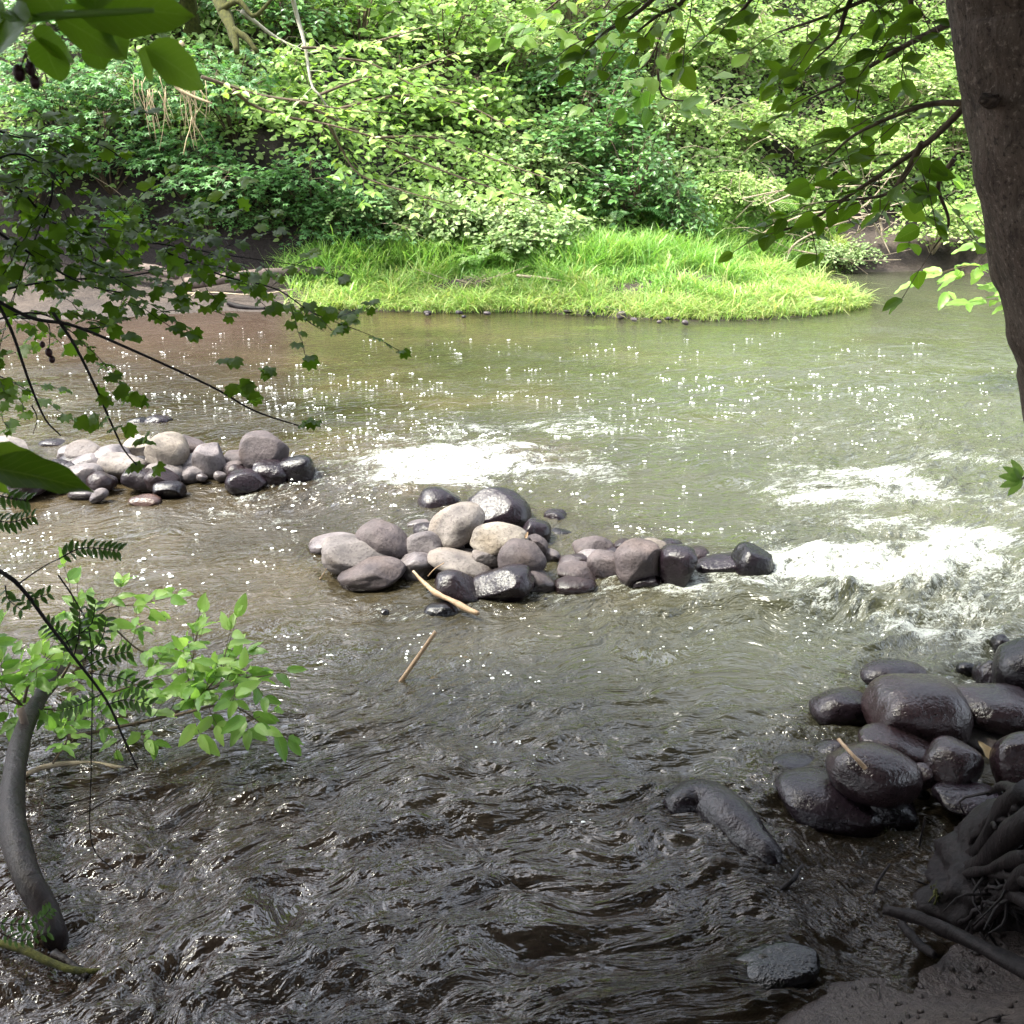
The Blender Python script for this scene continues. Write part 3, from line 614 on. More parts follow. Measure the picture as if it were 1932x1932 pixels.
def water_mat():
    m, t, out = newmat('river_water'); geo = t.nodes.new('ShaderNodeNewGeometry'); P_ = geo.outputs['Position']
    A = lambda n: nd(t, 'ShaderNodeAttribute', attribute_name=n)
    foam, flow, rough_, sh = A('foam').outputs['Fac'], A('flow').outputs['Vector'], A('chop').outputs['Fac'], A('shallow').outputs['Fac']
    sx = t.nodes.new('ShaderNodeSeparateXYZ'); t.links.new(P_, sx.inputs[0])
    n0 = noise(t, P_, .55, 4, .55); n1 = noise(t, flow, 3.0, 4, .6)
    c = ramp(t, n0, [(.32, (.017, .013, .008)), (.5, (.036, .028, .016)), (.68, (.072, .053, .029))])
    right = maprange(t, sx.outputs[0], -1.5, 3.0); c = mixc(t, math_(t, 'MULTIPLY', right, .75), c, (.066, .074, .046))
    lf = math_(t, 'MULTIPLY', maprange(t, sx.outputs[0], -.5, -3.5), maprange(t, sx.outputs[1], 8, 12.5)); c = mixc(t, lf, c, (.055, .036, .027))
    nr = maprange(t, sx.outputs[1], 4.2, 2.6); c = mixc(t, math_(t, 'MULTIPLY', nr, .8), c, mixc(t, n1, (.011, .0065, .007), (.040, .026, .019)))  # near water painted darker and browner, the bank shade put into its colour
    p = nd(t, 'ShaderNodeBsdfPrincipled', i_Roughness=.03, i_IOR=1.5); t.links.new(c, p.inputs['Base Color'])
    b1 = nd(t, 'ShaderNodeMapping'); b1.inputs['Scale'].default_value = (1, 2.0, 1); t.links.new(flow, b1.inputs['Vector'])
    h = math_(t, 'ADD', noise(t, b1.outputs[0], 9, 3, .55, dist=.5), math_(t, 'MULTIPLY', noise(t, b1.outputs[0], 30, 2, .5), .2))
    bp = nd(t, 'ShaderNodeBump', i_Distance=.045); t.links.new(h, bp.inputs['Height']); t.links.new(maprange(t, rough_, 0, 1, .25, 1.0), bp.inputs['Strength']); t.links.new(bp.outputs[0], p.inputs['Normal'])
    # shallows let the bed and the feet of the stones show
    trn = nd(t, 'ShaderNodeBsdfTransparent'); trn.inputs[0].default_value = (.62, .56, .42, 1)
    fr = nd(t, 'ShaderNodeFresnel', i_IOR=1.33); t.links.new(bp.outputs[0], fr.inputs['Normal'])
    k = math_(t, 'MULTIPLY', math_(t, 'MULTIPLY', sh, .6), math_(t, 'SUBTRACT', 1.0, fr.outputs[0]))
    m1 = t.nodes.new('ShaderNodeMixShader'); t.links.new(k, m1.inputs[0]); t.links.new(p.outputs[0], m1.inputs[1]); t.links.new(trn.outputs[0], m1.inputs[2])
    # foam, with sky glare on the ripples painted in as the same white
    fm = nd(t, 'ShaderNodeMapping'); fm.inputs['Scale'].default_value = (1, 2.2, 1); t.links.new(flow, fm.inputs['Vector'])
    f1 = noise(t, fm.outputs[0], 7, 7, .68, dist=.6); f2 = noise(t, fm.outputs[0], 30, 5, .7, dist=.8)
    f3 = noise(t, fm.outputs[0], 80, 3, .6)
    ff = math_(t, 'ADD', math_(t, 'ADD', math_(t, 'MULTIPLY', f1, .42), math_(t, 'MULTIPLY', f2, .36)), math_(t, 'MULTIPLY', f3, .22))
    thr = math_(t, 'SUBTRACT', .80, math_(t, 'MULTIPLY', foam, .31))
    ff = math_(t, 'ADD', math_(t, 'MULTIPLY', math_(t, 'SUBTRACT', ff, .5), 2.3), .5)
    k2 = maprange(t, ff, thr, math_(t, 'ADD', thr, .30)); k2 = math_(t, 'MULTIPLY', k2, maprange(t, foam, .0, .12))
    fo = nd(t, 'ShaderNodeBsdfPrincipled', i_Roughness=.45); fo.inputs['Base Color'].default_value = (.75, .78, .72, 1)
    fb = nd(t, 'ShaderNodeBump', i_Strength=1.0, i_Distance=.06); t.links.new(ff, fb.inputs['Height']); t.links.new(fb.outputs[0], fo.inputs['Normal'])
    m2 = t.nodes.new('ShaderNodeMixShader'); t.links.new(k2, m2.inputs[0]); t.links.new(m1.outputs[0], m2.inputs[1]); t.links.new(fo.outputs[0], m2.inputs[2])
    t.links.new(m2.outputs[0], out.inputs['Surface']); return m
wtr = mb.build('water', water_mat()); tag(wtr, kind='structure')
def fattr(o, n, a):
    q = o.data.attributes.new(n, 'FLOAT', 'POINT'); q.data.foreach_set('value', a.astype(np.float32).ravel())
fattr(wtr, 'foam', foam); fattr(wtr, 'shallow', shal); fattr(wtr, 'chop', np.clip(.12 + rap * .8 + near * .36 + .3 * sstep(9, 5, WY) + .6 * sstep(.8, 3, WX) * sstep(12, 6, WY) + .4 * G(1350, 1150, 400, 60), 0, 1))
q = wtr.data.attributes.new('flow', 'FLOAT_VECTOR', 'POINT')
FLW = np.stack([U1 * (1 - bl) + U2 * bl, V1 * (1 - bl) + V2 * bl, np.zeros_like(U1)], -1); q.data.foreach_set('vector', FLW.astype(np.float32).ravel())

# drifting froth bubbles on the pool
rg = np.random.default_rng(11); C_ = []
def fl(n, x0, x1, y0, y1, s0=.003, s1=.0115, z=WL, clump=.35):
    for _ in range(int(n * 1.35)):
        px, py = rg.uniform(x0, x1), y0 + (y1 - y0) * rg.random() ** .8
        p = gp(px, py, z)
        if float(fbm(np.array([p[0] * 1.1]), np.array([p[1] * 2.2]), 123, 3)[0]) + .25 * rg.normal() < .05: continue
        k = 1 + int(rg.random() < clump) * rg.integers(1, 5)
        for _ in range(k): C_.append((p[0] + rg.normal(0, .03), p[1] + rg.normal(0, .02), z, s0 + (s1 - s0) * rg.random() ** 2.2))
fl(420, 200, 1932, 625, 760); fl(620, 250, 1932, 700, 830); fl(560, 550, 1700, 790, 960); fl(160, 0, 520, 620, 800); fl(120, 1150, 1500, 900, 1010)
fl(150, 0, 620, 960, 1110, .004, .012, 0); fl(80, 300, 1500, 1180, 1330, .003, .008, 0); fl(120, 700, 1932, 1120, 1260, .003, .009, 0); fl(140, 0, 1500, 1350, 1650, .002, .006, 0)
mb = MB(); a6 = np.arange(7) / 7 * 2 * math.pi
C_ = np.array(C_); ok = (sdf(FARP, C_[:, 0], C_[:, 1]) < -.05) & (sdf(NEARP, C_[:, 0], C_[:, 1]) < -.05); C_ = C_[ok]
tv = np.array([[math.cos(a), math.sin(a), -.3] for a in a6] + [[.72 * math.cos(a), .72 * math.sin(a), .35] for a in a6] + [[0, 0, .6]])
tf4 = np.array([[i, (i + 1) % 7, 7 + (i + 1) % 7, 7 + i] for i in range(7)]); tf3 = np.array([[7 + i, 7 + (i + 1) % 7, 14] for i in range(7)])
S3 = np.stack([C_[:, 3] * rg.uniform(.9, 1.4, len(C_)), C_[:, 3], C_[:, 3] * .7], -1)
V = C_[:, None, :3] + np.array([0, 0, .006]) + tv[None] * S3[:, None]; off = (np.arange(len(C_)) * 15)[:, None, None]
mb.add(V.reshape(-1, 3), [(off + tf4).reshape(-1, 4), (off + tf3).reshape(-1, 3)])
fmat, t, out = newmat('froth'); p = nd(t, 'ShaderNodeBsdfPrincipled', i_Roughness=.4); p.inputs['Base Color'].default_value = (.8, .82, .78, 1); t.links.new(p.outputs[0], out.inputs['Surface'])
fo = mb.build('foam', fmat); tag(fo, 'white flecks of froth drifting on the river', 'foam', kind='stuff')

# ------------------------------------------------------------------ grass bar
rg = np.random.default_rng(21)
def blades(mb, X, Y, H, lean, tone, wd=.006, flat=0.):
    n = len(X); Z0 = terrain(X, Y) - .01; a = rg.uniform(0, 6.283, n); dx, dy = np.cos(a) * lean, np.sin(a) * lean
    wa = a + 1.57 + rg.normal(0, .5, n); W = wd * rg.uniform(.6, 1.4, n); wx_, wy_ = np.cos(wa) * W, np.sin(wa) * W
    V = []
    for t_, ww in ((0, 1), (.4, .9), (.75, .6), (1.0, 0.05)):
        bx = X + dx * H * t_ ** 1.8; by = Y + dy * H * t_ ** 1.8; bz = Z0 + H * (t_ - .45 * lean * t_ ** 2.6)
        V += [np.stack([bx - wx_ * ww, by - wy_ * ww, bz], -1), np.stack([bx + wx_ * ww, by + wy_ * ww, bz], -1)]
    V = np.stack(V, 1); off = (np.arange(n) * 8)[:, None, None]; f = np.array([[0, 1, 3, 2], [2, 3, 5, 4], [4, 5, 7, 6]])
    mb.add(V.reshape(-1, 3), [(off + f).reshape(-1, 4)], np.repeat(tone, 8))
mb = MB()
n = 112000; X = rg.uniform(-2.9, 5.4, n); Y = rg.uniform(12.3, 19.0, n); d = sdf(FARP, X, Y); foot = np.interp(X, FX, FY)
dens = np.clip(fbm(X * 1.2, Y * 1.2, 77, 3) * 1.4 + .75, .08, 1) * sstep(-3.3, -1.6, X + .9 * fbm(X * 1.5, Y * 1.5, 3))
# the earthy hollow in the bar
hp = gp(885, 548, .2); hollow = np.exp(-((X - hp[0]) / .33) ** 2 - ((Y - hp[1]) / .35) ** 2)
k = (d > -.06 + .3 * np.clip(fbm(X * 2.6, Y * 2.6, 201, 3), -.1, .7)) & (rg.random(n) < .45 + .55 * sstep(0, .5, d)) & (Y < foot + 1.1 * sstep(-.5, 1.5, X) - .15) & (rg.random(n) < dens * (1 - .95 * hollow)); X, Y, d, foot = X[k], Y[k], d[k], foot[k]
back = sstep(.5, 2.2, d); cl_ = np.clip(.5 + 1.3 * fbm(X * 4, Y * 4, 87, 2), .1, 1.2); H = .10 + .18 * cl_ * (1 - back) * rg.uniform(.3, 1.8, len(X)) + .42 * back * cl_ * rg.uniform(.6, 1.25, len(X)) + .18 * sstep(-.2, -1.6, X) * back; H *= rg.uniform(.6, 1.2, len(X))
tone = np.clip(.42 + .42 * back + rg.normal(0, .25, len(X)) + .35 * fbm(X * 2, Y * 2, 5), 0, 1)
blades(mb, X, Y, H, rg.uniform(.35, 1.5, len(X)) * (1.15 - .35 * back), tone, .0085)
# taller tufts along the back and left
for cx, cy in [(610, 500), (650, 485), (700, 470), (735, 480), (770, 470), (820, 480), (930, 470), (985, 470), (1020, 475), (1080, 475), (1130, 470), (1180, 472), (1240, 465), (1290, 450), (1330, 455), (1370, 440), (1400, 460), (1440, 470), (1330, 400), (1360, 380), (1300, 410)]:
    c = hit(cx, cy + 25); c[1] = min(c[1], float(np.interp(c[0], FX, FY)) - .25) if cx < 1260 else c[1]; c[0] = (cx / 1932 - .5) * c[1] / .985; m_ = 420; X = c[0] + rg.normal(0, .24, m_); Y = c[1] + rg.normal(0, .2, m_)
    blades(mb, X, Y, rg.uniform(.25, .65, m_), rg.uniform(.3, 1.0, m_), np.clip(rg.normal(.75, .2, m_), 0, 1), .009)
# trampled straw at the edge
n = 22000; X = rg.uniform(-2.6, 5.0, n); Y = rg.uniform(12.3, 14.6, n); d = sdf(FARP, X, Y); k = (d > -.03) & (d < .6 + .3 * rg.random(n)); X, Y = X[k], Y[k]
blades(mb, X, Y, rg.uniform(.1, .3, len(X)), rg.uniform(.7, 1.9, len(X)), np.clip(rg.normal(.35, .3, len(X)), 0, 1), .006)
gr = mb.build('grass', M['grass'], smooth=False); tag(gr, 'bright green grass covering the bar on the far shore', 'grass', kind='stuff')

# ------------------------------------------------------------------ hillside ground cover
rg = np.random.default_rng(31)
mb = MB()
n = 260000; X = rg.uniform(-11, 13, n); Y = 14.3 + 10 * rg.random(n) ** 1.2; foot = np.interp(X, FX, FY)
den = np.clip(.9 + 1.1 * fbm(X * .9, Y * .9, 41, 3), .12, 1); und = sstep(-1.0, -2.2, X) * sstep(.6, .2, Y - foot)
k = (Y > foot + .1) & (rg.random(n) < den * (1 - .8 * und)); X, Y = X[k], Y[k]
Hh = np.abs(rg.normal(0, .22, len(X))) + .25 * np.clip(fbm(X * 1.5, Y * 1.5, 61, 3) + .3, 0, 1); Zc = terrain(X, Y) + Hh
P_ = np.stack([X, Y, Zc], -1); D = np.stack([rg.normal(0, 1, len(X)), rg.normal(-.5, .6, len(X)), rg.normal(-.15, .4, len(X))], -1)
N = np.array([0, -.55, 1.]) + rg.normal(0, .42, (len(X), 3)); S = rg.uniform(.05, .11, len(X))
tone = np.clip(.42 + .35 * fbm(X * .8, Y * .8, 71, 2) + .10 * (X > 2) + rg.normal(0, .16, len(X)), 0, 1)
leaves(mb, OVW, P_, D, N, S, tone)
gc = mb.build('ground_cover', M['vine'], smooth=False); tag(gc, 'tangle of small leaved vines covering the far hillside', 'ground cover', kind='stuff')
mb = MB(); 
for _ in range(420):
    x = rg.uniform(2.0, 11) if rg.random() < .75 else rg.uniform(-6, 3); y = np.interp(x, FX, FY) + rg.uniform(.1, 4.5)
    p0 = np.array([x, y, t1(x, y)]); a = rg.uniform(0, 6.28); L = rg.uniform(.5, 1.5); e = p0 + np.array([math.cos(a) * L, -abs(math.sin(a)) * L * .5 - .1, rg.uniform(-.2, .7)])
    mid = (p0 + e) / 2 + np.array([0, -.15, rg.uniform(.1, .4)]); tube(mb, smooth_path([p0, mid, e], 7), np.linspace(.006, .002, 7), 3, cap=False)
st = mb.build('dead_stems', M['stem']); tag(st, 'thin tan bramble canes threading the far hillside leaves', 'canes', kind='stuff')

# ------------------------------------------------------------------ shrubs on the far bank
def make_shrub(seed, mat, tpl, ls, ht, spread, stems, twigs, name, label, cat='shrub', layer=.2, bias=(0, -.5, 1), tb=.5, wood='twig', gap=.62):
    rng = np.random.default_rng(seed); root = empty(name, (0, 0, 0), label, cat); wd = MB(); fo = MB()
    for s in range(stems):
        a = rng.uniform(-.15, 1.15) * math.pi if s % 3 else rng.uniform(0, 6.28); out = rng.uniform(.25, 1) * spread
        d = np.array([math.cos(a), -abs(math.sin(a)) * .9 if s % 3 else math.sin(a) * .6, 0]); hh = ht * rng.uniform(.45, 1.0) * (1.1 - .45 * out / spread)
        p = smooth_path([[0, 0, -.1], d * out * .35 + np.array([0, 0, hh * .65]), d * out * .8 + np.array([0, 0, hh]), d * out * 1.15 + np.array([0, 0, hh * .85])], 12)
        foliate(rng, wd, fo, p, .014, .003, tpl, ls, twigs=twigs, twl=.5, start=.25, bias=bias, flat=layer, droop=.2, gap=gap, sides=4, tonebase=tb + rng.normal(0, .08))
    wd.build('stem', M[wood], root); fo.build('foliage', mat, root, smooth=False)
    return root
def copy_tree(o):
    c = o.copy(); COL.objects.link(c)
    for ch in o.children:
        k = ch.copy(); COL.objects.link(k); k.parent = c
    return c
KIND = dict(
 maple=lambda s: make_shrub(s, M['maple'], MAP, .12, 1.5, 1.25, 12, 15, 'maple_shrub', 'x', layer=.08, bias=(0, -.45, 1)),
 alder=lambda s: make_shrub(s, M['alder'], OVW, .125, 1.7, 1.1, 11, 13, 'broadleaf_shrub', 'x', layer=.25, tb=.5),
 dark=lambda s: make_shrub(s, M['dark'], OV, .095, 1.5, .85, 16, 15, 'evergreen_shrub', 'x', layer=.35, tb=.45),
 bramble=lambda s: make_shrub(s, M['bramble'], OVW, .075, 1.0, .95, 18, 14, 'bramble_bush', 'x', layer=.45, tb=.55),
 vine=lambda s: make_shrub(s, M['vine'], OVW, .075, 1.3, 1.0, 15, 15, 'pale_shrub', 'x', layer=.3, tb=.55, wood='stem'))
SH = [ # px, py of the foot in the picture, kind, scale, label
 (70, 330, 'maple', 1.1, 'dark maple shrub at the far left edge above the undercut bank'),
 (215, 300, 'maple', 1.2, 'layered maple shrub overhanging the left end of the undercut bank'),
 (350, 320, 'maple', 1.1, 'maple shrub hanging low over the middle of the undercut bank'),
 (480, 330, 'maple', 1.15, 'maple shrub with bright sprays over the right end of the undercut bank'),
 (590, 350, 'maple', 1.0, 'maple shrub beside the leaning alder limbs above the logs'),
 (110, 190, 'maple', 1.2, 'shaded maple shrub on the upper left slope'),
 (290, 175, 'maple', 1.2, 'maple shrub under the hanging dead fern'),
 (440, 200, 'maple', 1.2, 'maple shrub below the mossy limb'),
 (600, 230, 'alder', 1.0, 'broadleaf shrub where the pale lichen limb comes down'),
 (190, 60, 'dark', 1.5, 'dark shrub at the top of the left slope behind the big leaves'),
 (330, 40, 'dark', 1.5, 'dark shrub at the top just left of the mossy limb'),
 (530, 70, 'dark', 1.4, 'dark shrub at the top between the mossy limb and the pale lichen limb'),
 (680, 90, 'alder', 1.3, 'bright broadleaf shrub at the top right of the pale lichen limb'),
 (840, 110, 'alder', 1.3, 'broadleaf shrub on the upper slope left of centre'),
 (1080, 20, 'vine', 1.5, 'pale shrub at the very top edge right of centre'),
 (980, 120, 'vine', 1.4, 'pale small leaved shrub at the top centre'),
 (760, 220, 'alder', 1.1, 'broadleaf shrub among the alder limbs in the middle of the slope'),
 (900, 250, 'alder', 1.1, 'yellow green broadleaf shrub left of the tall dark shrub'),
 (700, 420, 'bramble', .9, 'low bramble behind the tall grass at its left end'),
 (800, 430, 'bramble', 1.1, 'bramble bush behind the feathery ferns'),
 (930, 440, 'bramble', 1.2, 'pale bramble bush left of the dark hollow'),
 (1030, 455, 'bramble', 1.2, 'pale bramble bush spilling onto the grass at the centre'),
 (1010, 330, 'bramble', 1.2, 'whitish bramble on the slope just above the centre of the grass'),
 (1130, 300, 'dark', 1.5, 'tall dark green shrub in the middle of the slope'),
 (1190, 400, 'dark', 1.3, 'dark glossy shrub just above the middle of the grassy bar'),
 (1270, 430, 'dark', .95, 'small dark shrub at the right foot of the tall dark one'),
 (1110, 180, 'dark', 1.3, 'dark shrub near the top above the tall dark green one'),
 (1260, 250, 'vine', 1.1, 'pale shrub right behind the tall dark green one'),
 (1250, 110, 'vine', 1.4, 'pale shrub at the top behind the hanging round leaved twigs'),
 (1400, 120, 'vine', 1.4, 'pale green shrub at the top left of the dark gap in the right slope'),
 (1400, 270, 'vine', 1.2, 'pale shrub in the middle of the right slope'),
 (1380, 380, 'vine', .9, 'small pale shrub above the narrow end of the tall grass'),
 (1560, 150, 'vine', 1.4, 'pale shrub high on the right slope behind the hanging branches'),
 (1550, 290, 'vine', 1.2, 'pale shrub above the tangle of bare branches'),
 (1700, 180, 'vine', 1.4, 'pale shrub high on the right next to the tree trunk'),
 (1700, 330, 'vine', 1.2, 'pale shrub right of the tangle of bare branches'),
 (1800, 260, 'vine', 1.3, 'pale shrub touching the outline of the right tree trunk'),
 (1760, 455, 'vine', 1.0, 'leafy shrub hanging over the backwater beside the trunk'),
 (1870, 450, 'vine', 1.1, 'shrub mostly hidden behind the right tree trunk above the water'),
 (250, 455, 'dark', .6, 'small dark undergrowth bush in the shade above the short thick log'),
 (400, 450, 'dark', .65, 'dark undergrowth bush deep in the shade of the undercut bank'),
 (530, 455, 'dark', .65, 'dim undergrowth bush behind the long fallen log'),
 (620, 440, 'dark', .7, 'dim undergrowth bush where the tall grass meets the undercut bank'),
 (650, 370, 'maple', .9, 'maple shrub reaching down towards the left end of the tall grass'),
 (1590, 470, 'bramble', .7, 'small green clump at the foot of the bare branches on the mud'),
]
protos = {}; used = {}
rg = np.random.default_rng(5)
for k_ in KIND:
    protos[k_] = [KIND[k_](s) for s in (1, 2, 3)]; used[k_] = 0
for px, py, kd, sc, lab in SH:
    i = used[kd]; used[kd] += 1; pr = protos[kd][i % 3]; o = pr if i < 3 else copy_tree(pr)
    c = hit(px, py + (45 if kd != 'maple' else 95 if py < 250 else 135)); c[1] += .1; c[2] = t1(c[0], c[1]); o.location = Vector(c.tolist()); o.rotation_euler.z = rg.uniform(-.5, .5) + (math.pi * .1 if i >= 3 else 0)
    s_ = sc * .82; o.scale = (s_ * (1 if rg.random() < .5 else -1) if False else s_, s_, s_ * rg.uniform(.8, 1.0)); o['label'] = lab; o['group'] = 'shrubs crowding the far bank'

# tall trees above the slope (their crowns stand over the picture and mirror in the water)
def crown_mb(rng, c, r, n, ls, hole=.0):
    mb = MB(); nc = 26; cc = unit(rng.normal(0, 1, (nc, 3))) * r * rng.uniform(.3, .95, (nc, 1)) + c; cr = r.mean() * rng.uniform(.22, .42, nc)
    k = rng.integers(0, nc, n); P_ = cc[k] + unit(rng.normal(0, 1, (n, 3))) * (cr[k] * rng.uniform(.55, 1.05, n))[:, None]
    leaves(mb, OVW, P_, rng.normal(0, 1, (n, 3)), np.array([0, 0, 1.]) + rng.normal(0, .5, (n, 3)), ls * rng.uniform(.7, 1.3, n), np.clip(rng.normal(.5, .18, n), 0, 1)); return mb, cc
TT = [(-12, 22.5, 13, ''), (-8, 24, 14, ''), (-4, 23, 13, ''), (0, 24.5, 13, ''), (4, 25.5, 12, ''), (8, 25, 12, ''), (12.5, 24, 12, ''), (16.5, 21, 12, '')]
tp = None
for i, (x, y, hh, _) in enumerate(TT):
    if tp is None:
        rng = np.random.default_rng(8); tp = empty('hill_tree', (0, 0, 0)); wd = MB(); tube(wd, smooth_path([[0, 0, -.3], [.15, 0, 2], [-.1, .1, 5], [.1, 0, 8]], 16), np.linspace(.2, .05, 16), 9, bump=.2)
        cm, cc = crown_mb(rng, np.array([0, 0, 6.6]), np.array([2.5, 2.2, 2.6]), 9000, .2)
        for c in cc[:14]: tube(wd, smooth_path([[0, 0, min(6.5, c[2] - 1.2)], (c + np.array([0, 0, c[2] - 1])) / 2, c], 6), np.linspace(.06, .015, 6), 5)
        wd.build('trunk', M['pale'], tp); cm.build('crown', M['crown'], tp, smooth=False); o = tp
    else: o = copy_tree(tp)
    o.location = (x, y, t1(x, y)); o.rotation_euler.z = i * 1.7; o.scale = (1.15, 1.1, hh / 8)
    if i == 7:
        for j, (x2, y2, h2, s2) in enumerate([(-9, -4.5, 9, 1.5), (-5, -6, 9, 1.6), (-1, -5, 9, 1.5), (3, -6, 9, 1.6), (7, -4.5, 9, 1.5), (-9, .5, 8, 1.3), (8, 1.0, 8, 1.3), (-3, -9, 12, 1.7), (4, -10, 12, 1.7), (-12, -8, 12, 1.7), (12, -8, 12, 1.7)]):
            q = copy_tree(tp); q.name = 'unseen_shade_tree'; q.location = (x2, y2, t1(x2, y2) - 2.2); q.rotation_euler.z = j * 2.1; q.scale = (s2, s2, h2 / 8)  # unseen tree copies added around the viewer to darken the near side
            tag(q, 'unseen leafy tree added beside or behind the viewer to deepen the near shade', 'tree', 'unseen trees added for shade')
    tag(o, 'tall tree on top of the far hill with its crown above the picture', 'tree', 'tall trees on top of the far hill')

# ------------------------------------------------------------------ far leaning tree: mossy, lichened and leafy limbs
ax = at(420, -60, 14.2); rt = hit(400, 120, 14); root = empty('leaning_tree', rt, 'leaning tree with mossy trunk and long leafy limbs reaching right over the far slope', 'tree')
rl = np.array(rt); wd = MB(); tube(wd, smooth_path([rt + np.array([-.3, .5, -.3]), at(350, -40, 16), at(395, -30, 15), at(425, 25, 14.3), at(440, 60, 14), at(446, 100, 13.8)], 26) - rl, np.linspace(.13, .035, 26), 10, bump=.5, seed=2); wd.build('trunk', M['moss'], root)
rng = np.random.default_rng(17)
wd = MB(); tube(wd, smooth_path([at(415, 20, 14.3), at(452, 2, 14.2), at(480, 30, 14.1), at(520, -10, 14)], 12) - rl, np.linspace(.045, .02, 12), 7, bump=.3); tube(wd, smooth_path([at(440, 55, 14), at(465, 72, 13.9), at(485, 98, 13.8)], 9) - rl, np.linspace(.045, .03, 9), 7, bump=.5, seed=5); wd.build('limb', M['moss'], root)
limbs = [([(545, -30), (560, 30), (575, 85), (588, 160), (610, 190), (640, 270)], 14.0, .035, 'pale', 6), ([(455, 20), (520, 70), (575, 95)], 14.2, .03, 'pale', 3),
 ([(380, 145), (440, 165), (495, 180), (560, 190), (640, 205), (760, 215)], 13.9, .025, 'twig', 16), ([(440, 170), (480, 200), (540, 220), (620, 235), (720, 262), (830, 290)], 13.8, .025, 'twig', 16),
 ([(560, 190), (660, 240), (780, 300), (900, 345), (1020, 380)], 13.7, .022, 'twig', 20), ([(620, 235), (650, 290), (680, 330), (760, 360), (850, 385)], 13.6, .018, 'twig', 14),
 ([(600, 180), (680, 150), (780, 130), (860, 100)], 13.8, .02, 'twig', 14), ([(640, 205), (760, 180), (880, 200), (960, 240)], 13.7, .02, 'twig', 16), ([(700, 260), (820, 260), (930, 300), (1040, 340)], 13.5, .018, 'twig', 16),
 ([(570, 90), (650, 90), (740, 70), (800, 50)], 14, .02, 'twig', 12), ([(640, 110), (700, 120), (780, 160), (850, 170)], 13.6, .016, 'twig', 12)]
fo = MB()
for l, Y, r, mt, tw in limbs:
    wd = MB(); pth = smooth_path([at(a, b, Y + .25 * math.sin(i * 1.3)) for i, (a, b) in enumerate(l)], 22) - rl
    foliate(rng, wd, fo, pth, r, .006, OV, .125, twigs=int(tw * 1.3), twl=.6, start=.25 if mt == 'pale' else .05, bias=(0, -.55, 1), flat=.2, gap=.6, tonebase=.6)
    wd.build('limb', M[mt], root)
fo.build('foliage', M['alder'], root, smooth=False)
# dangling dead roots
mb = MB()
for cx, cy, L in [(285, 190, 30)] * 10 + [(350, 178, 40)] * 16 + [(262, 165, 18)] * 6:
    p0 = at(cx + rg.normal(0, 12) + 5, cy - 20 + rg.normal(0, 6), 13.7); e = p0 + np.array([rg.normal(0, .1), 0, -rg.uniform(.25, .75)]); tube(mb, smooth_path([p0, (p0 + e) / 2 + np.array([rg.normal(0, .05), 0, 0]), e], 7), np.linspace(.007, .003, 7), 3)
tube(mb, smooth_path([at(345, 80, 13.9), at(322, 110, 13.8), at(330, 160, 13.7), at(360, 180, 13.7), at(400, 195, 13.7)], 16), np.linspace(.035, .012, 16), 6)
c = at(330, 160, 13.7); o = mb.build('dead_fern', M['straw'], origin=c); tag(o, 'dead hanging fern with dangling pale roots on the left slope', 'dead fern')
# hanging vine strand
mb = MB(); tube(mb, smooth_path([at(362, 220, 13.5), at(358, 245, 13.5), at(352, 262, 13.5), at(346, 292, 13.5)], 10), .006, 4); o = mb.build('hanging_vine', M['straw'], origin=at(355, 250, 13.5)); tag(o, 'thin pale vine strand dangling before the maple shrubs', 'vine')

# ------------------------------------------------------------------ ferns
def fern(px, py, sc, label, seed, mat='grass', nf=9):
    rng = np.random.default_rng(seed); c = hit(px, py); root = empty('fern', c, label, 'fern', 'ferns on the far bank')
    for f in range(nf):
        mb = MB(); a = rng.uniform(0, 6.283); L = sc * rng.uniform(.7, 1.1); d = np.array([math.cos(a), math.sin(a) * .8 - .3, 0])
        p = smooth_path([[0, 0, 0], d * L * .3 + np.array([0, 0, L * .5]), d * L * .75 + np.array([0, 0, L * .62]), d * L + np.array([0, 0, L * .42])], 18)
        tube(mb, p, np.linspace(.005, .0015, 18), 3, cap=False, tone=.6); T = unit(np.gradient(p, axis=0)); s = unit(np.cross(T, [0, 0, 1.]))
        idx = np.arange(2, 18); w_ = L * .28 * np.sin(np.linspace(.35, 3.0, len(idx))) + .02
        for sg in (1, -1): leaves(mb, T_ovate(.13), p[idx], s[idx] * sg + T[idx] * .45 + np.array([0, 0, -.15]), np.array([0, -.2, 1.]) + rng.normal(0, .1, (len(idx), 3)), w_, np.full(len(idx), rng.uniform(.5, .9)))
        mb.build('frond', M[mat], root, smooth=False)
fern(875, 500, .5, 'feathery fern standing in the grass above the earthy hollow', 1); fern(905, 515, .45, 'feathery fern just right of the first one in the grass', 2); fern(845, 500, .4, 'smaller fern left of the feathery pair in the grass', 3)
fern(1180, 435, .6, 'fern frond cluster poking from the dark hollow', 4, 'maple'); fern(1440, 420, .6, 'pale fern at the narrow end of the tall grass', 5); fern(1010, 330, .5, 'fern high between the brambles', 6, 'bramble')

# broad leaved weed at the tip of the grass bar
c = gp(1530, 582, .12); root = empty('river_weed', c, 'broad leaved weed at the right tip of the grassy bar', 'plant'); mb = MB(); rng = np.random.default_rng(4)
for i in range(7):
    a = i * .9; leaves(mb, OVW, [[0, 0, 0]], [[math.cos(a), math.sin(a), 1.0]], [[-math.cos(a), -math.sin(a) - .3, 1]], [.22], [.8])
mb.build('leaf', M['bramble'], root, smooth=False)

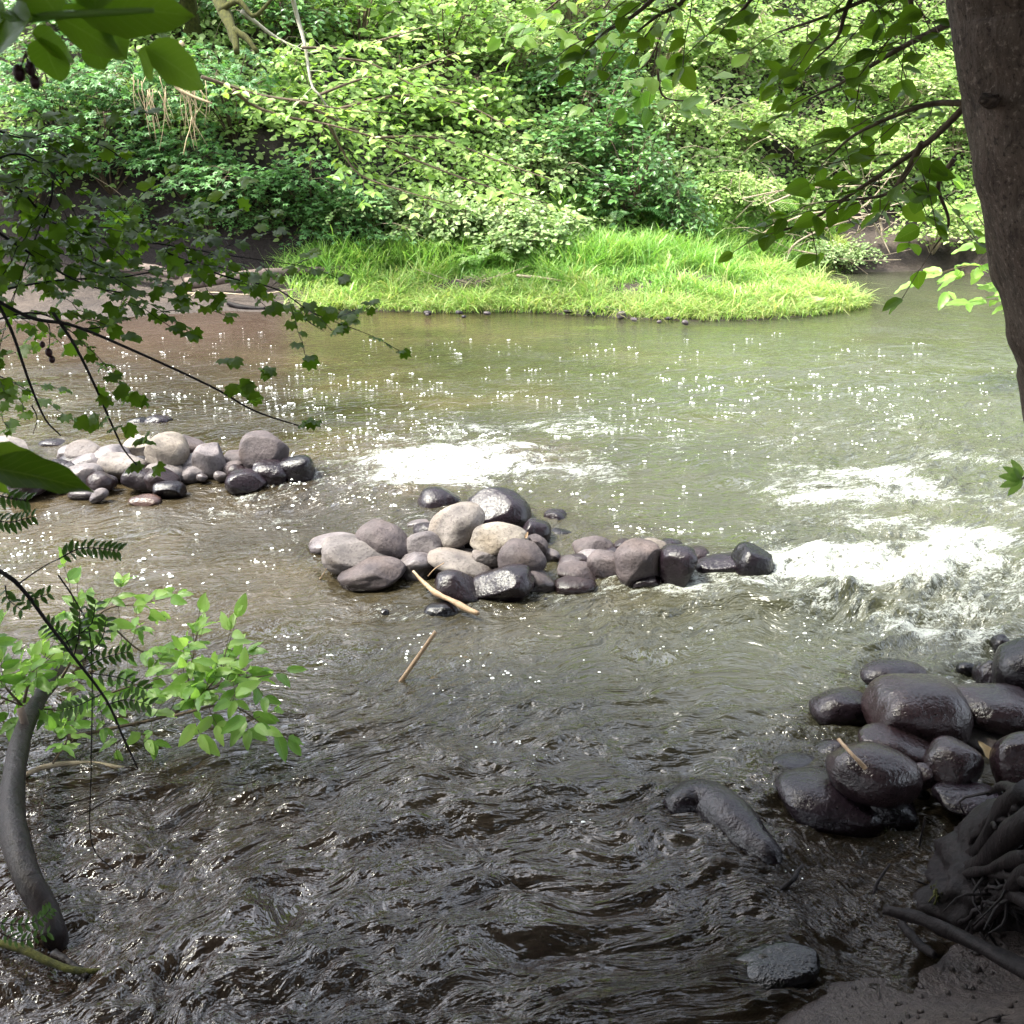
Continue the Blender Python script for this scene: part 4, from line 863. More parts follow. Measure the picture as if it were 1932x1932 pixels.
# ------------------------------------------------------------------ logs and driftwood on the far shore
def log(pts3, r, label, mat='log', name='fallen_log', cat='log', sides=12, bump=.15, twigs=0, seed=1, origin=None, n=24):
    mb = MB(); P_ = smooth_path(pts3, n); tube(mb, P_, np.interp(np.linspace(0, 1, n), np.linspace(0, 1, len(np.atleast_1d(r))), np.atleast_1d(r)), sides, bump=bump, seed=seed)
    o = mb.build(name, M[mat], origin=P_[0]); tag(o, label, cat); return o
def on(px, py, up=.0):
    c = hit(px, py, 12.5); c[2] += up; return c
log([at(200, 500, 14.2), at(245, 504, 14.1), at(290, 509, 14.0), at(335, 521, 13.9)], [.09, .08, .07, .05], 'short thick grey log lying on the mud under the dark bank')
log([at(350, 535, 13.8), at(420, 526, 13.9), at(520, 514, 14.1), at(640, 508, 14.5), at(700, 505, 14.8)], [.075, .07, .06, .045, .03], 'long grey fallen log running from the mud into the tall grass')
log([at(430, 572, 13.3), at(460, 580, 13.2), at(500, 582, 13.15)], [.03, .035, .02], 'short black stick of driftwood at the waterline of the mud', 'darkwood', 'driftwood')
log([at(330, 555, 13.6), at(400, 552, 13.6), at(480, 556, 13.5), at(560, 545, 13.7)], [.012, .01, .01, .006], 'thin tan stick lying along the mud below the long log', 'stem', 'driftwood', 'stick', 5)
log([at(330, 582, 13.3), at(352, 566, 13.3), at(375, 548, 13.3)], [.02, .015, .006], 'pale broken stick tilted up from the muddy shore', 'stem', 'driftwood', 'stick', 5)
log([at(975, 520, 14.2), at(1020, 524, 14.1), at(1060, 530, 14.0)], [.02, .02, .012], 'brown stick lying in the grass right of the ferns', 'stem', 'driftwood', 'stick', 6)
log([at(940, 587, 13.3), at(1000, 583, 13.3), at(1060, 585, 13.3)], [.014, .012, .01], 'thin dark stick along the waterline of the grassy bar', 'twig', 'driftwood', 'stick', 5)
# root clod in the hollow
c = gp(885, 545, .22); root = empty('root_clod', c, 'clod of dark earth and roots in the hollow of the grassy bar', 'root clod'); mb = MB(); rg = np.random.default_rng(9)
v, f = ico(); mb.add((v * np.array([.34, .2, .14])) * (1 + .5 * n3(v, 12, 3)[:, None]), [f]); mb.build('soil_lump', M['soil'], root)
mb = MB()
for i in range(26):
    p0 = np.array([rg.uniform(-.35, .35), -.15, rg.uniform(-.05, .15)]); e = p0 + np.array([rg.normal(0, .25), -.1, rg.uniform(-.1, .22)]); tube(mb, smooth_path([p0, (p0 + e) / 2 + rg.normal(0, .03, 3), e], 5), [.006, .005, .004, .004, .003], 3)
mb.build('root', M['stem'], root)
# bare brush pile on the right shore
c = hit(1600, 450); root = empty('brush_pile', c, 'tangle of bare bleached branches at the foot of the right slope', 'brush pile'); rl = np.array(c); rg = np.random.default_rng(19)
for l, r in [([(1440, 440), (1520, 405), (1610, 400), (1700, 425)], .014), ([(1450, 385), (1530, 355), (1620, 350), (1700, 330)], .012), ([(1580, 420), (1640, 380), (1690, 320)], .014), ([(1620, 440), (1650, 400), (1745, 370)], .013), ([(1480, 500), (1500, 460), (1560, 430), (1640, 405)], .016), ([(1640, 405), (1660, 440), (1680, 480)], .014), ([(1400, 375), (1470, 360), (1560, 345)], .01), ([(1500, 420), (1580, 412), (1650, 408)], .013), ([(1490, 470), (1600, 490), (1700, 490)], .012), ([(1545, 490), (1600, 480), (1680, 495)], .01), ([(1380, 420), (1440, 370), (1540, 350)], .01), ([(1655, 400), (1662, 420), (1664, 450)], .02)]:
    mb = MB(); Y = 16.6 + rg.uniform(-.3, .5); tube(mb, smooth_path([at(a, b, Y + rg.uniform(-.15, .15)) for a, b in l], 14) - rl, np.linspace(r * 1.3, r * .5, 14), 5)
    for _ in range(6):
        i = rg.integers(0, len(l) - 1); p0 = at(*l[i], Y); e = p0 + np.array([rg.normal(0, .5), rg.normal(0, .1), rg.normal(.05, .35)]); tube(mb, smooth_path([p0, (p0 + e) / 2 + rg.normal(0, .05, 3), e], 6) - rl, np.linspace(.006, .003, 6), 3)
    mb.build('branch', M['stem'], root)

# ------------------------------------------------------------------ sticks lying about
def zq(zo, zs, x, y): return ((zo[0] + x * zs) / 1.2671, (zo[1] + y * zs) / 1.2671)
P_ = [gp(*zq(zM, sM, 925, 790), .10), gp(*zq(zM, sM, 1010, 880), .07), gp(*zq(zM, sM, 1100, 955), .07), gp(*zq(zM, sM, 1210, 1010), .07), gp(*zq(zM, sM, 1320, 1070), .05), gp(*zq(zM, sM, 1430, 1115), .04)]
log(P_, [.006, .010, .013, .015, .014, .012], 'peeled orange brown stick leaning off the front of the mid river pile', 'orange', 'stick', 'stick', 8, .4)
log([gp(822, 1192, .22), gp(785, 1245, .10), gp(745, 1302, -.03)], [.009, .010, .011], 'straight bleached stick standing tilted out of the water', 'orange', 'stick', 'stick', 8, .1)
log([gp(*zq(zR, sR, 500, 930), .34), gp(*zq(zR, sR, 600, 1040), .34), gp(*zq(zR, sR, 712, 1155), .30)], [.006, .006, .008], 'short brown twig lying across the big brown boulder', 'orange', 'stick', 'stick', 7, .2)
log([gp(*zq(zM, sM, 1165, 725), .12), gp(*zq(zM, sM, 1090, 775), .08), gp(*zq(zM, sM, 1040, 830), .04)], [.002, .003, .003], 'thin red twig resting against the long pale slab', 'orange', 'twig', 'twig', 4)
log([gp(*zq(zM, sM, 260, 770), .1), gp(*zq(zM, sM, 230, 820), .05), gp(*zq(zM, sM, 200, 860), 0)], [.002, .003, .003], 'tiny twig caught at the left end of the mid river pile', 'orange', 'twig', 'twig', 4)
log([gp(*z2(850, 550), .06), gp(*z2(800, 625), .05), gp(*z2(735, 670), .03), gp(*z2(690, 702), .0)], [.006, .008, .005, .003], 'dark knobbly twig stuck in the water below the bent rock', 'darkwood', 'stick', 'stick', 6, .5)
log([gp(*z2(1450, 310), .12), gp(*z2(1435, 390), .06), gp(*z2(1420, 465), -.01)], [.003, .003, .004], 'thin dark twig standing up in the water beside the tree root', 'darkwood', 'twig', 'twig', 4)
log([gp(*z2(1280, 540), .05), gp(*z2(1215, 640), .02), gp(*z2(1180, 740), -.01)], [.004, .006, .006], 'submerged brown stick trailing over the sunken stone', 'darkwood', 'stick', 'stick', 5)
log([gp(*z2(1250, 765), .10), gp(*z2(1420, 805), .12), gp(*z2(1620, 890), .14), gp(*z2(1940, 1060), .20), gp(*z2(2300, 1250), .28)], [.014, .018, .02, .022, .024], 'thick dark branch reaching from the near mud bank over the water', 'darkwood', 'fallen_branch', 'branch', 10, .3)
log([gp(*z2(1330, 830), .03), gp(*z2(1420, 930), .03), gp(*z2(1500, 985), .06)], [.012, .016, .01], 'short black stub of wood at the water edge below the thick branch', 'darkwood', 'fallen_branch', 'branch', 7, .3)
# dry leaves
def dryleaf(px, py, z, label, sz=.07, d=(1, .2, .5), mat='straw', tpl=None):
    mb = MB(); leaves(mb, tpl or BIGN, [[0, 0, 0]], [d], [[0, -.6, 1]], [sz], [.5]); o = mb.build('dry_leaf', M[mat], origin=(0, 0, 0)); o.location = Vector(gp(px, py, z).tolist()); tag(o, label, 'leaf')
dryleaf(*zq(zR, sR, 1720, 1125), .10, 'curled straw coloured leaf beside the round brown boulder', .10, (-.6, .3, .9))
dryleaf(*zq(zL, sL, 1250, 430), .05, 'yellow dry leaf at the foot of the bulging rock of the left pile', .10, (.8, .1, .6))
dryleaf(*zq(zL, sL, 1625, 385), .12, 'tiny orange leaf between the two end rocks of the left pile', .06, (.3, 0, 1), 'orange')
dryleaf(*zq(zM, sM, 1790, 540), .20, 'tiny orange leaf caught between the cream oval stone and its neighbour', .04, (.3, 0, 1), 'orange')

# ------------------------------------------------------------------ root mass on the near right bank
c = np.array(gp(*z2(1800, 600), .2)); root = empty('tree_root', c, 'black gnarled tree root mass on the near right bank', 'tree root'); rg = np.random.default_rng(29)
mb = MB(); v, f = ico(); vv = v * np.array([.42, .30, .26]) * (1 + .45 * n3(v, 31, 2.2)[:, None] + .16 * n3(v, 7, 5)[:, None] + .08 * n3(v, 17, 14)[:, None]); mb.add(vv * np.array([.95, .9, .8]) + np.array([.26, .1, -.16]), [f]); mb.build('root_core', M['darkwood'], root)
for l, r in [([(1932, 180, .5), (1850, 260, .42), (1760, 400, .3), (1660, 520, .12), (1640, 560, -.02)], .045), ([(2000, 300, .5), (1850, 420, .38), (1740, 520, .25), (1620, 600, .08), (1540, 640, .0)], .05), ([(1950, 500, .45), (1800, 560, .3), (1660, 590, .16), (1560, 640, .02)], .03),
            ([(1980, 640, .42), (1850, 600, .32), (1740, 590, .22), (1640, 600, .08)], .022), ([(2000, 760, .36), (1880, 700, .3), (1760, 690, .18), (1650, 700, .05)], .026), ([(1990, 700, .3), (1850, 740, .2), (1700, 790, .1), (1630, 810, .03)], .014),
            ([(1700, 330, .22), (1720, 380, .16), (1700, 440, .06)], .010), ([(1900, 200, .46), (1840, 160, .42), (1760, 200, .3)], .03), ([(1780, 310, .26), (1770, 350, .2), (1790, 400, .16)], .006), ([(2050, 500, .5), (1900, 620, .36), (1800, 760, .2), (1700, 860, .1)], .03)]:
    mb = MB(); P_ = smooth_path([gp(*z2(x, y), z) for x, y, z in l], 20) - c; tube(mb, P_, np.linspace(r, r * .3, 20) * .75, 9, bump=.35, seed=int(l[0][0]))
    for _ in range(5):
        i = rg.integers(3, 19); e = P_[i] + np.array([rg.normal(0, .08), rg.normal(-.04, .06), -rg.uniform(.0, .12)]); tube(mb, smooth_path([P_[i], (P_[i] + e) / 2 + rg.normal(0, .02, 3), e], 6), np.linspace(.006, .002, 6), 4)
    mb.build('root', M['darkwood'], root)
for i in range(34):
    y0 = rg.uniform(200, 760); x0 = rg.uniform(1800, 2080); x1 = rg.uniform(1560, 1760); y1 = np.clip(y0 + rg.uniform(40, 260), 480, 860); zt = .48 - (y0 - 200) * .0004
    l = [gp(*z2(x0, y0), zt), gp(*z2(x0 * .6 + x1 * .4, y0 * .7 + y1 * .3 - 20), zt * .72 + rg.normal(0, .03)), gp(*z2(x0 * .3 + x1 * .7 + rg.normal(0, 20), y0 * .35 + y1 * .65 + rg.normal(0, 20)), zt * .4), gp(*z2(x1, y1), rg.uniform(-.02, .06))]
    mb = MB(); P_ = smooth_path(l, 22) + np.cumsum(rg.normal(0, .004, (22, 3)), 0) - c; r = rg.uniform(.005, .016); tube(mb, P_, np.linspace(r, r * .3, 22), 6, bump=.3, seed=i); mb.build('root', M['darkwood'], root)
mb = MB()
for i in range(40):
    p0 = gp(*z2(1510 + rg.normal(0, 14), 640 + rg.uniform(-20, 60)), .10); e = gp(*z2(1505 + rg.normal(0, 18), 780 + rg.uniform(-40, 50)), .0); tube(mb, smooth_path([p0, (p0 + e) / 2 + rg.normal(0, .008, 3), e], 6) - c, .0025, 3)
mb.build('moss_strand', M['moss'], root)
# bits of debris on the near mud
rg = np.random.default_rng(41)
mb = MB(); v, f = ico(); sel = None
import bmesh as _b
bb = _b.new(); _b.ops.create_icosphere(bb, subdivisions=2, radius=1); v2 = np.array([q.co[:] for q in bb.verts]); f2 = np.array([[q.index for q in p.verts] for p in bb.faces]); bb.free()
for _ in range(900):
    x, y = rg.uniform(.7, 2.6), rg.uniform(1.2, 3.2)
    if float(sdf(NEARP, np.array([x]), np.array([y]))[0]) < .02: continue
    s = rg.uniform(.003, .014); mb.add(v2 * s * rg.uniform(.5, 1.3, 3) + np.array([x, y, t1(x, y) + s * .2]), [f2], rg.random())
for _ in range(120):
    x, y = rg.uniform(.7, 2.6), rg.uniform(1.2, 3.2)
    if float(sdf(NEARP, np.array([x]), np.array([y]))[0]) < .05: continue
    a = rg.uniform(0, 6.28); L = rg.uniform(.04, .16); z = t1(x, y) + .006; tube(mb, np.array([[x, y, z], [x + math.cos(a) * L / 2, y + math.sin(a) * L / 2, z + .01], [x + math.cos(a) * L, y + math.sin(a) * L, z]]), [.002, .003, .001], 4)
o = mb.build('gravel', M['soil']); tag(o, 'grit and litter scattered on the near mud bank', 'gravel', kind='stuff')

# ------------------------------------------------------------------ near right tree: trunk, hanging branches, crown overhead
TY = 1.75
root_p = at(2230, 1932, 1.9); root_p[2] = t1(root_p[0], root_p[1]) - .05
tr = empty('alder_tree', root_p, 'smooth brown tree trunk leaning along the right edge with leafy branches', 'tree'); rl = np.array(root_p)
wd = MB(); ctrl = [root_p, at(2122, 900, 1.85), at(2073, 620, 1.8), at(2039, 430, TY), at(2003, 200, TY), at(1980, 0, TY), at(1967, -200, TY), at(1940, -900, 1.9), np.array([.8, 2.4, 5.2]), np.array([.6, 2.8, 7.5])]
tube(wd, smooth_path(ctrl, 90) - rl, np.interp(np.linspace(0, 1, 90), [0, .15, .6, 1], [.175, .14, .135, .05]), 40, bump=.07, seed=6); wd.build('trunk', M['trunk'], tr)
kn = MB(); tube(kn, np.array([at(1880, 192, 1.72), at(1862, 190, 1.67), at(1850, 191, 1.645)]) - rl, [.016, .010, .003], 9, bump=.5); kn.build('knot', M['trunk'], tr)
rng = np.random.default_rng(23); fo = MB(); fo2 = MB()
RB = [([(1830, 190), (1760, 260), (1690, 310), (1600, 370), (1520, 420), (1440, 445)], 1.9, 2.3, 12, .060), ([(1800, 40), (1700, 90), (1600, 150), (1520, 190)], 2.0, 2.4, 10, .058), ([(1790, -60), (1680, -20), (1560, 30), (1470, 60)], 2.1, 2.4, 9, .058), ([(1830, 195), (1740, 200), (1620, 250), (1560, 300)], 2.0, 2.3, 9, .058),
      ([(1650, -80), (1600, 10), (1580, 70), (1540, 110)], 2.2, 2.4, 8, .055), ([(1740, 270), (1700, 340), (1660, 370), (1560, 380)], 2.0, 2.2, 7, .055), ([(1300, -80), (1250, -20), (1180, 40), (1100, 75)], 2.1, 2.2, 8, .055), ([(1330, -80), (1290, 0), (1240, 30), (1190, 70)], 2.3, 2.3, 5, .05), ([(1700, -60), (1720, 20), (1690, 60)], 2.1, 2.1, 7, .055), ([(1800, 300), (1770, 350), (1790, 420), (1760, 470)], 2.6, 2.7, 5, .06), ([(1500, -90), (1440, -30), (1400, 20), (1370, 40)], 2.3, 2.3, 6, .055)]
for l, Y0, Y1, tw, ls in RB:
    wd = MB(); n_ = len(l); P_ = smooth_path([at(a, b, Y0 + (Y1 - Y0) * i / (n_ - 1)) for i, (a, b) in enumerate(l)], 20) - rl
    foliate(rng, wd, fo, P_, .007, .0018, BIGM, ls * .86, twigs=tw, twl=.14, start=.15, bias=(0, -.4, 1), flat=.3, gap=.62, tilt=.4, tonebase=.5, droop=.25)
    wd.build('branch', M['twig'], tr)
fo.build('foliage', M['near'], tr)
# sprays farther out, their sunlight painted in by the brighter leaf colour
for l, Y0, tw in [([(1180, -60), (1150, 0), (1120, 30), (1040, 60)], 4.2, 8), ([(1300, -60), (1250, 60), (1220, 120), (1180, 145)], 4.0, 7), ([(1240, 130), (1250, 180), (1290, 190), (1310, 175)], 4.0, 5), ([(1100, -40), (1030, 20), (990, 40)], 4.3, 6), ([(1240, 90), (1232, 140)], 4.0, 3)]:
    wd = MB(); P_ = smooth_path([at(a, b, Y0) for a, b in l], 14) - rl; foliate(rng, wd, fo2, P_, .005, .0015, BIGM, .075, twigs=tw, twl=.22, start=.1, bias=(0, -.6, 1), flat=.3, gap=.62, tonebase=.6, droop=.2); wd.build('branch', M['twig'], tr)
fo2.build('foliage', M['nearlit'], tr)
def overhead(rng, root, rl, clumps, n, ls):
    mb = MB(); cl = np.array(clumps); k = rng.integers(0, len(cl), n); P_ = cl[k, :3] + unit(rng.normal(0, 1, (n, 3))) * (cl[k, 3] * rng.uniform(.3, 1.05, n) ** .7)[:, None] * np.array([1, 1, .45])
    k2 = P_[:, 2] > 2.75 + .14 * np.maximum(0, P_[:, 1]); P_ = P_[k2]; n = len(P_)
    leaves(mb, OVW, P_ - rl, rng.normal(0, 1, (n, 3)), np.array([0, 0, 1.]) + rng.normal(0, .4, (n, 3)), ls * rng.uniform(.7, 1.3, n), np.clip(rng.normal(.5, .18, n), 0, 1)); mb.build('crown', M['crown'], root, smooth=False)
cl = [(rng.uniform(-.5, 6), rng.uniform(-3, 3.7), rng.uniform(3.8, 6.5), rng.uniform(.7, 1.3)) for _ in range(44)]
overhead(rng, tr, rl, cl, 38000, .15)
wd = MB()
for c in cl[:16]: tube(wd, smooth_path([np.array([.75, 2.3, 4.2]), (np.array(c[:3]) + np.array([.7, 2.3, 5.2])) / 2, np.array(c[:3])], 10) - rl, np.linspace(.05, .012, 10), 6)
wd.build('limb', M['trunk'], tr)

# ------------------------------------------------------------------ near left tree: veil of leaves and arching twigs
rp = np.array([-2.6, .8, t1(-2.6, .8) - .05]); lt = empty('thicket_tree', rp, 'shaded tree on the left with a veil of small leaves and long drooping twigs', 'tree'); rng = np.random.default_rng(47)
wd = MB(); tube(wd, smooth_path([rp, [-2.5, 1.0, 1.5], [-2.3, 1.3, 3.2], [-2.0, 1.8, 5.0], [-1.8, 2, 7]], 40) - rp, np.linspace(.11, .04, 40), 16, bump=.1); wd.build('trunk', M['trunk'], lt)
cl = [(rng.uniform(-7, 1), rng.uniform(-3, 3.6), rng.uniform(3.8, 6.5), rng.uniform(.7, 1.3)) for _ in range(48)]
overhead(rng, lt, rp, cl, 42000, .15)
wd = MB()
for c in cl[:16]: tube(wd, smooth_path([np.array([-2.1, 1.6, 4.2]), (np.array(c[:3]) + np.array([-2, 1.8, 5.2])) / 2, np.array(c[:3])], 10) - rp, np.linspace(.05, .012, 10), 6)
wd.build('limb', M['trunk'], lt)
fo = MB()
LBS = [([(-60, 470), (120, 450), (260, 455), (420, 480), (560, 500)], 2.6, 2.8, 16, .058, .003), ([(-60, 560), (100, 530), (250, 520), (400, 480), (460, 440)], 2.5, 2.8, 14, .058, .003), ([(-60, 300), (40, 360), (100, 420), (210, 430)], 2.3, 2.6, 13, .06, .004), ([(-60, 400), (60, 480), (170, 540), (300, 560)], 2.3, 2.6, 13, .06, .004),
       ([(300, 470), (420, 520), (520, 545), (590, 590), (680, 625)], 2.8, 2.8, 10, .055, .0028), ([(-60, 620), (60, 590), (160, 620), (250, 600)], 2.4, 2.5, 10, .05, .003), ([(100, 340), (95, 380), (70, 440), (40, 520)], 2.4, 2.4, 8, .055, .003), ([(-60, 330), (30, 290), (100, 330), (140, 400)], 2.2, 2.5, 9, .06, .003),
       ([(-40, 230), (40, 260), (120, 240)], 2.3, 2.4, 7, .06, .003), ([(200, 430), (330, 430), (390, 410)], 2.8, 2.8, 8, .055, .0025), ([(-60, 700), (0, 710), (60, 740)], 3.2, 3.2, 6, .055, .0025)]
for l, Y0, Y1, tw, ls, r0 in LBS:
    wd = MB(); n_ = len(l); P_ = smooth_path([at(a, b, Y0 + (Y1 - Y0) * i / (n_ - 1)) for i, (a, b) in enumerate(l)], 22) - rp
    foliate(rng, wd, fo, P_, r0, .0012, LOB, ls * .72, twigs=int(tw * 1.05), twl=.22, start=.02, bias=(0, -.5, 1), flat=.35, gap=.6, tonebase=.45, droop=.15, tilt=.35); wd.build('branch', M['darkwood'], lt)
fo.build('foliage', M['nearmaple'], lt)
# bare arching twigs with a few leaves
def arch(l, Y, r0, leaves_at=(), ls=.04, Y1=None):
    Y1 = Y1 or Y; n_ = len(l); wd = MB(); P_ = smooth_path([at(a, b, Y + (Y1 - Y) * i / (n_ - 1)) for i, (a, b) in enumerate(l)], 30) - rp; tube(wd, P_, np.linspace(r0, r0 * .35, 30), 6)
    o = wd.build('branch', M['darkwood'], lt)
    if leaves_at:
        fm = MB(); 
        for a, b in leaves_at:
            for _ in range(3): p0 = at(a + rng.normal(0, 12), b + rng.normal(0, 7), Y) - rp; leaves(fm, LOB, [p0], [rng.normal(0, 1, 3) * np.array([1, .5, .3])], [np.array([0, -.7, 1]) + rng.normal(0, .3, 3)], [ls], [.7])
        fm.build('foliage', M['nearmaple'], lt)
arch([(-20, 560), (60, 600), (140, 615), (260, 665), (400, 730), (480, 775), (572, 806)], 2.2, .0045, [(420, 680), (455, 735), (470, 745), (585, 795), (530, 700)])
arch([(-20, 545), (20, 620), (55, 720), (85, 790), (115, 822)], 2.2, .0045)
arch([(100, 590), (140, 650), (180, 730), (215, 810), (235, 850), (268, 888)], 2.2, .004, [(220, 745), (250, 750), (175, 790), (215, 800), (265, 830), (270, 880)])
arch([(40, 600), (90, 610), (92, 670)], 2.3, .002)
arch([(60, 765), (70, 790), (62, 820)], 2.2, .0018)
arch([(560, 590), (590, 612), (612, 625)], 2.8, .0025, [(600, 600), (640, 595), (620, 610)])
bm_ = MB()
for a, b, r in [(92, 665, .008), (98, 678, .007), (80, 650, .006)]: v_, f_ = v2 * r * np.array([1, 1, 1.3]), f2; bm_.add(v_ + at(a, b, 2.3) - rp, [f_])
bm_.build('berry', M['berry'], lt)
# big leaves close to the viewer, top left and left edge
rp2 = at(-260, 60, .75); sp = empty('foreground_branch', rp2, 'large shaded oval leaves close to the viewer in the top left corner', 'branch'); wd = MB()
tube(wd, smooth_path([rp2, at(0, 40, .62), at(100, 30, .6), at(230, 22, .6), at(290, 20, .6)], 20) - rp2, np.linspace(.003, .0012, 20), 7); wd.build('twig', M['nearlit'], sp); fm = MB()
BL = [((140, 20), (365, 5), .6, .66), ((100, 28), (240, 95), .6, .6), ((15, 40), (55, 20), .58, .5), ((60, 35), (-60, 110), .58, .5), ((180, 22), (180, -90), .6, .6), ((110, 28), (40, -60), .6, .6), ((275, 90), (395, 160), .66, .72), ((262, 95), (300, 150), .66, .72), ((60, 60), (150, 110), .66, .5), ((80, 70), (110, 165), .66, .55), ((190, 40), (250, 115), .62, .55), ((10, 35), (-80, 60), .6, .5), ((170, 60), (205, 140), .64, .5), ((290, 60), (355, 95), .7, .7)]
for (a, b), (c_, d_), Y, tn in BL:
    p0, p1 = at(a, b, Y), at(c_, d_, Y + .02); d = p1 - p0; leaves(fm, BIGW, [p0 - rp2], [d], [np.array([.1, -.9, .75]) + rng.normal(0, .12, 3)], [np.linalg.norm(d)], [tn])
fm.build('leaf', M['near'], sp)
bm_ = MB()
for a, b, r in [(36, 138, .0036), (57, 130, .003), (66, 155, .003)]: bm_.add(v2 * r * np.array([1, 1, 1.4]) + at(a, b, .64) - rp2, [f2]); tube(bm_, np.array([at(a, b, .64), at(48, 100, .63)]) - rp2, .0006, 4)
bm_.build('berry', M['berry'], sp)
rp3 = at(-200, 900, .8); sp = empty('foreground_branch', rp3, 'big dark leaf close to the viewer at the left edge before the left rock pile', 'branch'); wd = MB(); tube(wd, smooth_path([rp3, at(-60, 880, .75), at(0, 875, .72)], 8) - rp3, .0015, 6); wd.build('twig', M['darkwood'], sp); fm = MB()
for (a, b), (c_, d_), Y, tn in [((-40, 880), (172, 905), .7, .1), ((-40, 850), (90, 868), .74, .9), ((-30, 900), (20, 928), .74, .9), ((-60, 240), (110, 262), .8, .5)][:3]:
    p0, p1 = at(a, b, Y), at(c_, d_, Y); d = p1 - p0; leaves(fm, BIGL, [p0 - rp3], [d], [np.array([0, -.45, 1])], [np.linalg.norm(d)], [tn])
fm.build('leaf', M['near'], sp)
# rose like twigs with small leaflets over the left water
rp4 = at(-150, 1000, 1.9); rs = empty('rose_branch', rp4, 'dark arching stem with rows of small leaflets before the bright bush at the left', 'branch'); rng = np.random.default_rng(53); fm = MB(); wd = MB()
def leafrow(pts_, Y, ls, n, r=.0016):
    fm = MB()
    P_ = smooth_path([at(a, b, Y) for a, b in pts_], n) - rp4; tube(wd, P_, np.linspace(r, r * .5, n), 4); T = unit(np.gradient(P_, axis=0))
    for sg in (1, -1): leaves(fm, BIGN, P_[1:], T[1:] * .5 + sg * np.cross(T[1:], [0, -.8, .6]) * .9, np.array([0, -.6, 1]) + rng.normal(0, .25, (n - 1, 3)), ls * rng.uniform(.8, 1.2, n - 1), np.full(n - 1, .4))
    fm.build('leaflet_row', M['rose'], rs)
tube(wd, smooth_path([rp4, at(0, 1078, 1.8), at(45, 1115, 1.8), at(90, 1175, 1.8), at(140, 1240, 1.8), at(200, 1320, 1.8), at(232, 1390, 1.8), at(260, 1450, 1.8)], 40) - rp4, np.linspace(.005, .0018, 40), 6)
leafrow([(30, 1105), (80, 1070), (110, 1055)], 1.8, .001, 4); leafrow([(110, 1055), (150, 1035), (190, 1035), (222, 1040)], 1.8, .022, 12); leafrow([(-20, 980), (20, 985), (60, 975)], 1.8, .022, 9); leafrow([(-20, 930), (20, 940), (50, 945)], 1.8, .024, 8)
leafrow([(40, 1110), (60, 1130), (90, 1120)], 1.8, .02, 6); leafrow([(10, 1105), (15, 1130), (40, 1150)], 1.8, .02, 6)
for a in [((140, 1240), (120, 1200), (90, 1180)), ((150, 1250), (190, 1210), (200, 1170)), ((170, 1270), (230, 1280), (270, 1300)), ((120, 1215), (170, 1180), (180, 1140)), ((190, 1310), (150, 1330), (120, 1340)), ((200, 1330), (240, 1320), (280, 1330)), ((160, 1260), (200, 1240), (240, 1230)), ((140, 1235), (150, 1190), (150, 1150))]: leafrow(a, 1.85, .022, 8)
tube(wd, smooth_path([at(110, 1085, 2.1), at(140, 1130, 2.1), at(168, 1190, 2.1), at(174, 1290, 2.1), at(172, 1450, 2.1), at(173, 1590, 2.1), at(218, 1645, 2.1)], 40) - rp4, np.linspace(.002, .0012, 40), 5)
wd.build('twig', M['darkwood'], rs); wd = MB(); fm = MB()
rp4b = rp4; leafrow([(-30, 1735), (30, 1745), (75, 1735), (95, 1715)], 1.7, .018, 12); leafrow([(0, 1760), (40, 1775), (90, 1760)], 1.7, .018, 9)
wd.build('twig', M['darkwood'], rs)

# ------------------------------------------------------------------ bent trunk in the water with bright bush
rp5 = gp(150, 1225, -.1); bt = empty('drowned_tree', rp5, 'smooth bent trunk curving down through the water at the left edge with bright leafy shoots', 'tree'); wd = MB()
tube(wd, smooth_path([gp(165, 1215, .02), gp(120, 1245, .12), gp(85, 1300, .20), gp(50, 1365, .22), gp(30, 1440, .22), gp(22, 1520, .20), gp(30, 1590, .18), gp(55, 1660, .14), gp(85, 1715, .08), gp(103, 1765, .02), gp(108, 1800, -.1)], 60) - rp5, np.interp(np.linspace(0, 1, 60), [0, .3, .6, 1], [.026, .031, .042, .032]), 20, bump=.08); wd.build('trunk', M['wetwood'], bt)
rng = np.random.default_rng(61); fo = MB()
for l, Y, r, tw, ls in [([(60, 1340), (110, 1290), (150, 1200), (135, 1120)], 3.6, .008, 9, .085), ([(150, 1200), (200, 1150), (260, 1140), (310, 1130)], 3.8, .005, 7, .085), ([(40, 1330), (0, 1280), (-30, 1200)], 3.4, .006, 8, .09), ([(45, 1325), (60, 1270), (90, 1240)], 3.4, .006, 7, .09), ([(130, 1390), (230, 1370), (330, 1345), (400, 1290), (430, 1220)], 3.4, .008, 11, .085), ([(330, 1345), (420, 1290), (500, 1275)], 3.4, .006, 8, .085), ([(340, 1340), (360, 1260), (370, 1200)], 3.5, .006, 8, .085), ([(330, 1350), (430, 1330), (500, 1370)], 3.3, .006, 7, .095), ([(150, 1330), (230, 1300), (300, 1280)], 3.5, .005, 7, .08), ([(100, 1440), (125, 1400), (130, 1370)], 3.1, .004, 5, .065), ([(-30, 1300), (40, 1330), (110, 1340)], 3.4, .005, 7, .08), ([(210, 1180), (270, 1230), (320, 1220)], 3.7, .004, 5, .08)]:
    wd = MB(); P_ = smooth_path([at(a, b, Y) for a, b in l], 14) - rp5; foliate(rng, wd, fo, P_, r, .002, BIGL, ls * .85, twigs=int(tw * 1.9), twl=.15, start=.15, bias=(0, -.5, 1), flat=.6, gap=.5, tonebase=.6, droop=-.1, tilt=.4); wd.build('shoot', M['twig'], bt)
fo.build('foliage', M['nearlit'], bt)
